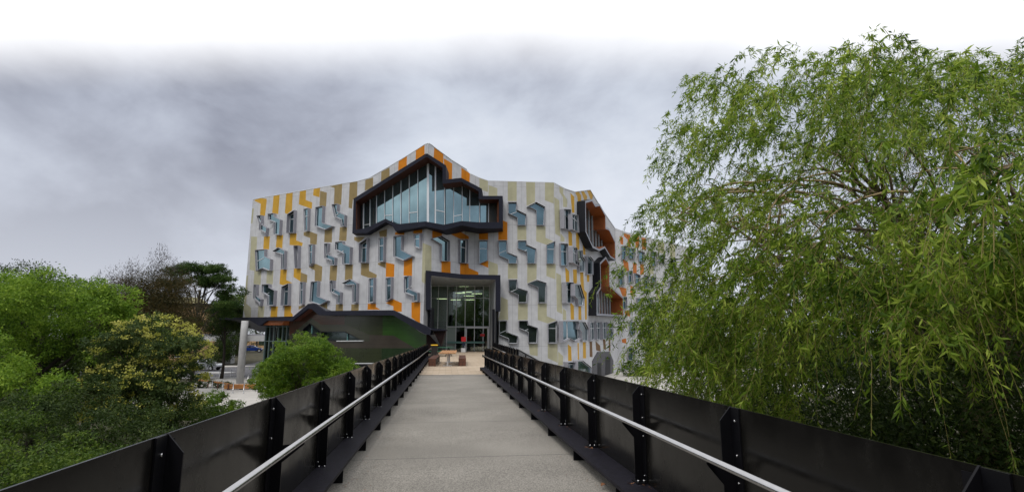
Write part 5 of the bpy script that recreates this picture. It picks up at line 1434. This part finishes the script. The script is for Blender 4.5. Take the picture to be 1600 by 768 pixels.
for i, (x, D, z, r_, lm, lab) in enumerate([(18, 62, 8.6, 3.2, 'dark', 'dark tree beyond the lime tree at the left edge'), (70, 66, 8.2, 3.2, 'dark', 'dark tree on the skyline behind the lime tree'), (128, 64, 6.6, 2.6, 'mid', 'mid green skyline tree left of the rusty tree'), (160, 58, 4.2, 2.8, 'dark', 'dark skyline tree just left of the rusty tree'), (262, 75, 3.5, 3.5, 'dark', 'dark tree filling the gap under the gum tree crown'), (-30, 55, 5, 4, 'mid', 'green tree half cut by the left edge'), (95, 45, 1.5, 4, 'dark', 'dark tree behind the spreading dark tree'), (372, 175, 9, 6, 'dark', 'distant dark tree above the overpass, left of the column'), (402, 125, 6.5, 5, 'dark', 'distant dark tree above the overpass, right of the column'), (330, 125, 7.5, 5, 'dark', 'dark tree beyond the corner of the brick building')]):
    tree('skyline_tree', x, D, lab, 'tree', [(0, 0, z-r_*.6, r_, r_, r_*.6), (r_*.8, 0, z-r_*1.1, r_*.7, r_, r_*.6), (-r_*.7, 0, z-r_, r_*.8, r_, r_*.6), (0, 0, z-r_*1.9, r_*1.2, r_, r_)], 15000, .22, .09, .33, lm, (.2, 'barkdark'), 5, group='trees along the skyline', shell=.4)
# hedge along the timber rail
t = empty('hedge', onG(335, 54.5), 'low dark green hedge behind the timber rail of the court', 'hedge', None, -YAW+.12)
leaves('foliage', [(0, 0, .35, 1.3, .5, .35), (1.2, 0, .32, 1.0, .45, .32), (-1.5, 0, .35, 1.2, .5, .35)], 9000, .07, .035, .06, LM['dark'], t, shell=.7)
# ---- the willow
wc = (10.9, 12.5); 
def W3(X, D, Z): return W(X, D, Z)
wl = empty('willow', W(wc[0], wc[1], ZG-EYE), 'big weeping willow filling the right side with hanging yellow green branches', 'tree', None, -YAW)
zb0 = EYE-ZG
# limbs (local frame: x right, y ahead, z up from ground)
mb = MB()
mb.tube([(0, 0, -.2), (.1, 0, 1.5), (-.1, .1, 3), (0, 0, 4.4)], [.55, .45, .40, .36], 12)
ends = []
for i in range(26):
    az = 2*math.pi*i/26+random.uniform(-.12, .12); el = random.uniform(.1, 1.25)
    rh = random.uniform(3.8, 5.6)
    T = Vector((rh*math.cos(az)*math.cos(el*.75), rh*math.sin(az)*math.cos(el*.75), zb0+random.uniform(.5, 2)+4.2*math.sin(el)))
    st = Vector((0, 0, 3.2+random.random()*1.4)); mid = st.lerp(T, .45)+Vector((random.uniform(-.5, .5), random.uniform(-.5, .5), .9))
    q = [st, st.lerp(mid, .5)+Vector((0, 0, .2)), mid, mid.lerp(T, .5)+Vector((random.uniform(-.3, .3), random.uniform(-.3, .3), .3)), T]
    T.z = min(T.z, zb0-1.3+.42*(T.y+wc[1])); mid.z = min(mid.z, zb0-1.3+.42*(mid.y+wc[1])); q[2:4] = [mid, mid.lerp(T, .5)+Vector((0, 0, .15))]; q[1] = st.lerp(mid, .5)+Vector((0, 0, .1)); q[4] = T; r_ = random.uniform(.10, .19); mb.tube(q, [r_, r_*.8, r_*.55, r_*.35, r_*.16], 7)
    for k in range(8):
        a = q[2].lerp(q[4], k/8+.05); dv = Vector((a.x, a.y, 0)).normalized()*random.uniform(.4, 1.5)+Vector((random.uniform(-1.3, 1.3), random.uniform(-1.3, 1.3), random.uniform(-.6, 1.6)))
        e_ = a+dv; e_.z = min(e_.z, zb0-.5+.42*(e_.y+wc[1])); m2 = a.lerp(e_, .5)+Vector((random.uniform(-.2, .2), random.uniform(-.2, .2), .25))
        mb.tube([a, m2, e_, e_+Vector((dv.x*.25, dv.y*.25, -.5))], [r_*.30, r_*.2, r_*.11, r_*.04], 5)
o = mb.build('trunk', M['willowbark'] if 'willowbark' in M else mat('willow_bark', (.16, .12, .075), .85, noise=.35, nscale=7, bump=.6, bscale=30)); o.parent = wl
# hanging strands
NS = 3300; LP = []; LD = []; LS = []; TW = MB(); tv = []; tf = []
def strand(p, length, v0, grav=.8, big=1.0):
    n = max(6, int(length*25)); t = np.linspace(0, 1, n)[:, None]
    w_ = rng.normal(size=3)*.10
    path = p+v0*length*.62*t+np.array([0, 0, -1.0])*length*grav*t**1.9+w_*np.sin(t*4.5+rng.random()*3)*length*.45
    if (path[:, 2]-zb0-.50-.57*(path[:, 1]+wc[1])).max() > 0 or path[:, 2].max() > zb0+8.0: return
    tan = unit(np.gradient(path, axis=0)); big = big*(.72+.75*rng.random()**1.6)
    a = rng.random()*6.28+np.arange(n)*2.4
    side = unit(np.cross(tan, np.array([.3, .2, 1.0]))+1e-4); up_ = np.cross(tan, side)
    rad_ = side*np.cos(a)[:, None]+up_*np.sin(a)[:, None]
    d = unit(tan*.6+rad_*.8+np.array([0, 0, -.5])+rng.normal(size=(n, 3))*.25); L_ = (.075+.085*rng.random((n, 1)))*big
    LP.append(path); LD.append(d*L_); LS.append(unit(np.cross(d, rng.normal(size=(n, 3))))*L_*.10)
    # tufts of young leaves at a few nodes
    nt_ = rng.integers(1, 4); ix = np.repeat(rng.integers(n//3, n, nt_), 7); m_ = len(ix)
    dd = unit(np.array([0, 0, -.7])+v0*.4+rng.normal(size=(m_, 3))*.55); L2 = (.08+.07*rng.random((m_, 1)))*big
    LP.append(path[ix]+rng.normal(size=(m_, 3))*.012); LD.append(dd*L2); LS.append(unit(np.cross(dd, rng.normal(size=(m_, 3))))*L2*.11)
    k = max(3, int(length*4)); ii = np.linspace(0, n-1, k).astype(int); q = path[ii]; b0 = len(tv)
    for j in range(k):
        r_ = .0055*big*(1-.6*j/k)
        for c_ in range(3): tv.append((q[j][0]+r_*math.cos(c_*2.09), q[j][1]+r_*math.sin(c_*2.09), q[j][2]))
    for j in range(k-1):
        for c_ in range(3): tf.append((b0+3*j+c_, b0+3*j+(c_+1) % 3, b0+3*j+3+(c_+1) % 3, b0+3*j+3+c_))
def spray(c, out, n_, l0, l1, sp_, big=1.0):
    # several twigs leave one branch tip, arch outwards and droop
    for j in range(n_):
        v = np.array([out[0], out[1], .25])+rng.normal(size=3)*np.array([.6, .6, .35]); v /= max(np.linalg.norm(v), .3)
        strand(c+rng.normal(size=3)*sp_, rng.uniform(l0, l1), v, rng.uniform(.35, .95), big)
RX, RY, RZT = 7.7, 8.2, 7.6
ncl = 1060; k = 0
while k < ncl:
    d = rng.normal(size=3); d /= np.linalg.norm(d)
    if d[2] < -.12: continue
    if d[1] > .4 and rng.random() < .8: continue
    if d[0] > .65 and rng.random() < .6: continue
    if d[0] < -.72 and rng.random() < .22: continue
    hh = math.hypot(d[0], d[1]); s3 = 1/((hh**3.6+abs(d[2])**3.6)**(1/3.6))
    rr = (.58+.42*rng.random()**.6)*s3
    az_ = math.atan2(d[1], d[0]); lump = 1+.06*math.sin(3*az_+1)+.05*math.sin(7*az_+d[2]*6)
    c = np.array([d[0]*RX*rr*lump, d[1]*RY*rr*lump, zb0+.2+max(d[2], -.1)*RZT*rr*lump])
    if (az_ % (2*math.pi)) > math.pi*1.12 and d[1] < .2 and c[2] < zb0+.9: c[2] += 1.0*rng.random()+.3
    if c[2]-zb0 > min(.45+.54*(c[1]+wc[1]), 7.6): continue      # the crown is lower on the bridge side
    spray(c, (d[0], d[1]), 5, .5, 1.5, .12)
    k += 1
for i in range(520):
    az_ = rng.uniform(math.pi*.72, math.pi*1.75); rr = rng.uniform(.62, 1.0); low_ = -3.0 if az_ < math.pi*1.12 else .3
    if low_ < -1 or rng.random() < .5: pass
    else: continue
    c = np.array([math.cos(az_)*RX*rr, math.sin(az_)*RY*rr, zb0+rng.uniform(low_, 1.2)])
    spray(c, (math.cos(az_)*.6, math.sin(az_)*.6), 4, .6, 1.7, .12)
for i in range(60):      # a few long plumb shoots
    az_ = rng.uniform(math.pi*.8, math.pi*1.7); rr = rng.uniform(.8, 1.02)
    strand(np.array([math.cos(az_)*RX*rr, math.sin(az_)*RY*rr, zb0+rng.uniform(-1, 3.2)]), rng.uniform(1.5, 3.0), np.array([math.cos(az_), math.sin(az_), 0])*.15, .9)
bmb = MB()
for i in range(110):      # arching, paler branches on the near side
    az_ = rng.uniform(math.pi*.85, math.pi*1.7); rr = rng.uniform(.40, .82)
    p0_ = Vector((math.cos(az_)*RX*rr, math.sin(az_)*RY*rr, zb0+rng.uniform(.6, 4.0))); az2 = az_+rng.uniform(-.7, .7); l_ = rng.uniform(1.8, 3.8)
    o_ = Vector((math.cos(az2), math.sin(az2), 0)); lift = rng.uniform(-.1, .5)
    pts_ = [p0_+o_*l_*t_+Vector((.12*math.sin(6*t_+i), .12*math.cos(5*t_+i), l_*(lift*t_-.55*t_**2.2))) for t_ in (0, .15, .3, .45, .6, .75, .9, 1)]
    if math.hypot(pts_[7].x, pts_[7].y) > 7.0: continue
    if pts_[3].z > zb0+.2+.45*(pts_[3].y+wc[1]): continue
    r_ = rng.uniform(.018, .050); bmb.tube(pts_, [r_*(1-.75*k_/7) for k_ in range(8)], 6)
    for k_ in (3, 4, 5, 6, 7):
        spray(np.array(pts_[k_]), (o_.x, o_.y), 2, .4, 1.1, .05)
        e_ = pts_[k_]+Vector((rng.normal()*.5, rng.normal()*.5, rng.uniform(-.5, .4))); bmb.tube([pts_[k_], pts_[k_].lerp(e_, .5)+Vector((0, 0, .06)), e_], [r_*.4, r_*.28, r_*.12], 4)
bmb.build('branch', mat('pale_willow_branch', (.34, .25, .13), .75, noise=.3, nscale=9), wl)
for i in range(90):      # nearer sprays on the right
    X = rng.uniform(4.3, 8.2); D = rng.uniform(4.3, 6.8); Z = rng.uniform(-.1, 4.0)
    if X/D < .52 or Z > .42*D or (Z < .6 and rng.random() < .6): continue
    spray(np.array([X-wc[0], D-wc[1], Z+zb0]), (-.7, -.35), 4, .4, 1.1, .12)
LP = np.concatenate(LP); LD = np.concatenate(LD); LS = np.concatenate(LS)
print('willow leaves', len(LP))
quads('crown', LP, LD, LS, LM['willow'], wl)
me = bpy.data.meshes.new('twigs'); me.from_pydata(tv, [], tf); me.materials.append(M['twig']); o = bpy.data.objects.new('twigs', me); C.objects.link(o); o.parent = wl
leaves('inner_foliage', [(0, 0, zb0+.0, 6.0, 5.4, 2.2), (.5, 1.5, zb0+2.2, 5.0, 4.2, 2.4)], 56000, .12, .024, .20, LM['willowshade'], wl, per=30, shell=.3, flat=1.2, droop=1.0)
# dark growth below and beyond the willow
for i, (x, D, z, r_, lm, lab) in enumerate([(1130, 19, -2.2, 1.8, 'dark', 'dark shrub under the left side of the willow'), (1290, 17, -2.0, 2.2, 'dark', 'dark shrub under the middle of the willow'), (1440, 12.5, -1.5, 2.1, 'dark', 'dark shrub under the willow near the right railing'), (1590, 11, -1.5, 2.2, 'dark', 'dark shrub at the right picture edge under the willow'), (1180, 30, -.5, 3.2, 'mid', 'mid green tree behind the willow trunk'), (1350, 30, .6, 3.6, 'dark', 'dark tree behind the willow on the right'), (1530, 26, 1.0, 4.0, 'mid', 'mid green tree behind the willow at the right edge')]):
    tree('willow_understorey', x, D, lab, 'shrub' if D < 25 else 'tree', [(0, 0, z, r_, r_, r_*.7), (r_*.9, .3, z-.8, r_*.8, r_*.7, r_*.6), (-r_*.9, .2, z-.8, r_*.8, r_*.7, r_*.6), (0, -.3, z-1.6, r_*1.2, r_, r_*.8)], 17000, .12 if D < 25 else .18, .045 if D < 25 else .07, .24, lm, (.08, 'barkdark'), 4, group='growth around the willow', shell=.4)
t = empty('court_shrub', onG(985, 70), 'small round shrub at the foot of the building flank, left of the willow', 'shrub', None, 0)
leaves('foliage', [(0, 0, .8, 1.3, 1.2, .8), (1.8, 0, .6, 1.1, 1, .7)], 6000, .14, .06, .15, LM['mid'], t, shell=.6)
leaves_ok = True
# trees behind the viewer, mirrored in the entrance glass
for x, y, s_, lab in ((-9.5, -17, 1.4, 'broad green tree behind the viewer, left of the bridge axis'), (9.5, -16, 1.45, 'broad green tree behind the viewer, right of the bridge axis'), (-1, -32, 1.6, 'broad green tree behind the viewer, at the end of the bridge')):
    t = empty('avenue_tree', (x, y, ZG), lab, 'tree', 'trees behind the viewer', 0); t.scale = (s_, s_, s_)
    leaves('crown', [(0, 0, 8, 5.5, 4, 4), (3.5, 0, 5.0, 3.4, 3, 3), (-3.5, 0, 5.5, 3.4, 3, 3), (0, 0, 3.5, 5, 3, 2)], 20000, .38, .18, .5, LM['mid'], t, shell=.4)
    trunk(t, 7, .3, [(2, 0, 8), (-2, 0, 8), (0, 1, 9), (0, -1, 9)], M['bark'])
# ---- give every top-level mesh an origin at its own base
for o in list(C.objects):
    if o.type == 'MESH' and o.parent is None and tuple(o.location) == (0, 0, 0) and len(o.data.vertices):
        co = np.empty(len(o.data.vertices)*3, np.float32); o.data.vertices.foreach_get('co', co); co = co.reshape(-1, 3)
        if o.get('kind') == 'structure': continue
        c = Vector(((co[:, 0].min()+co[:, 0].max())/2, (co[:, 1].min()+co[:, 1].max())/2, co[:, 2].min()))
        o.data.transform(Matrix.Translation(-c)); o.location = c
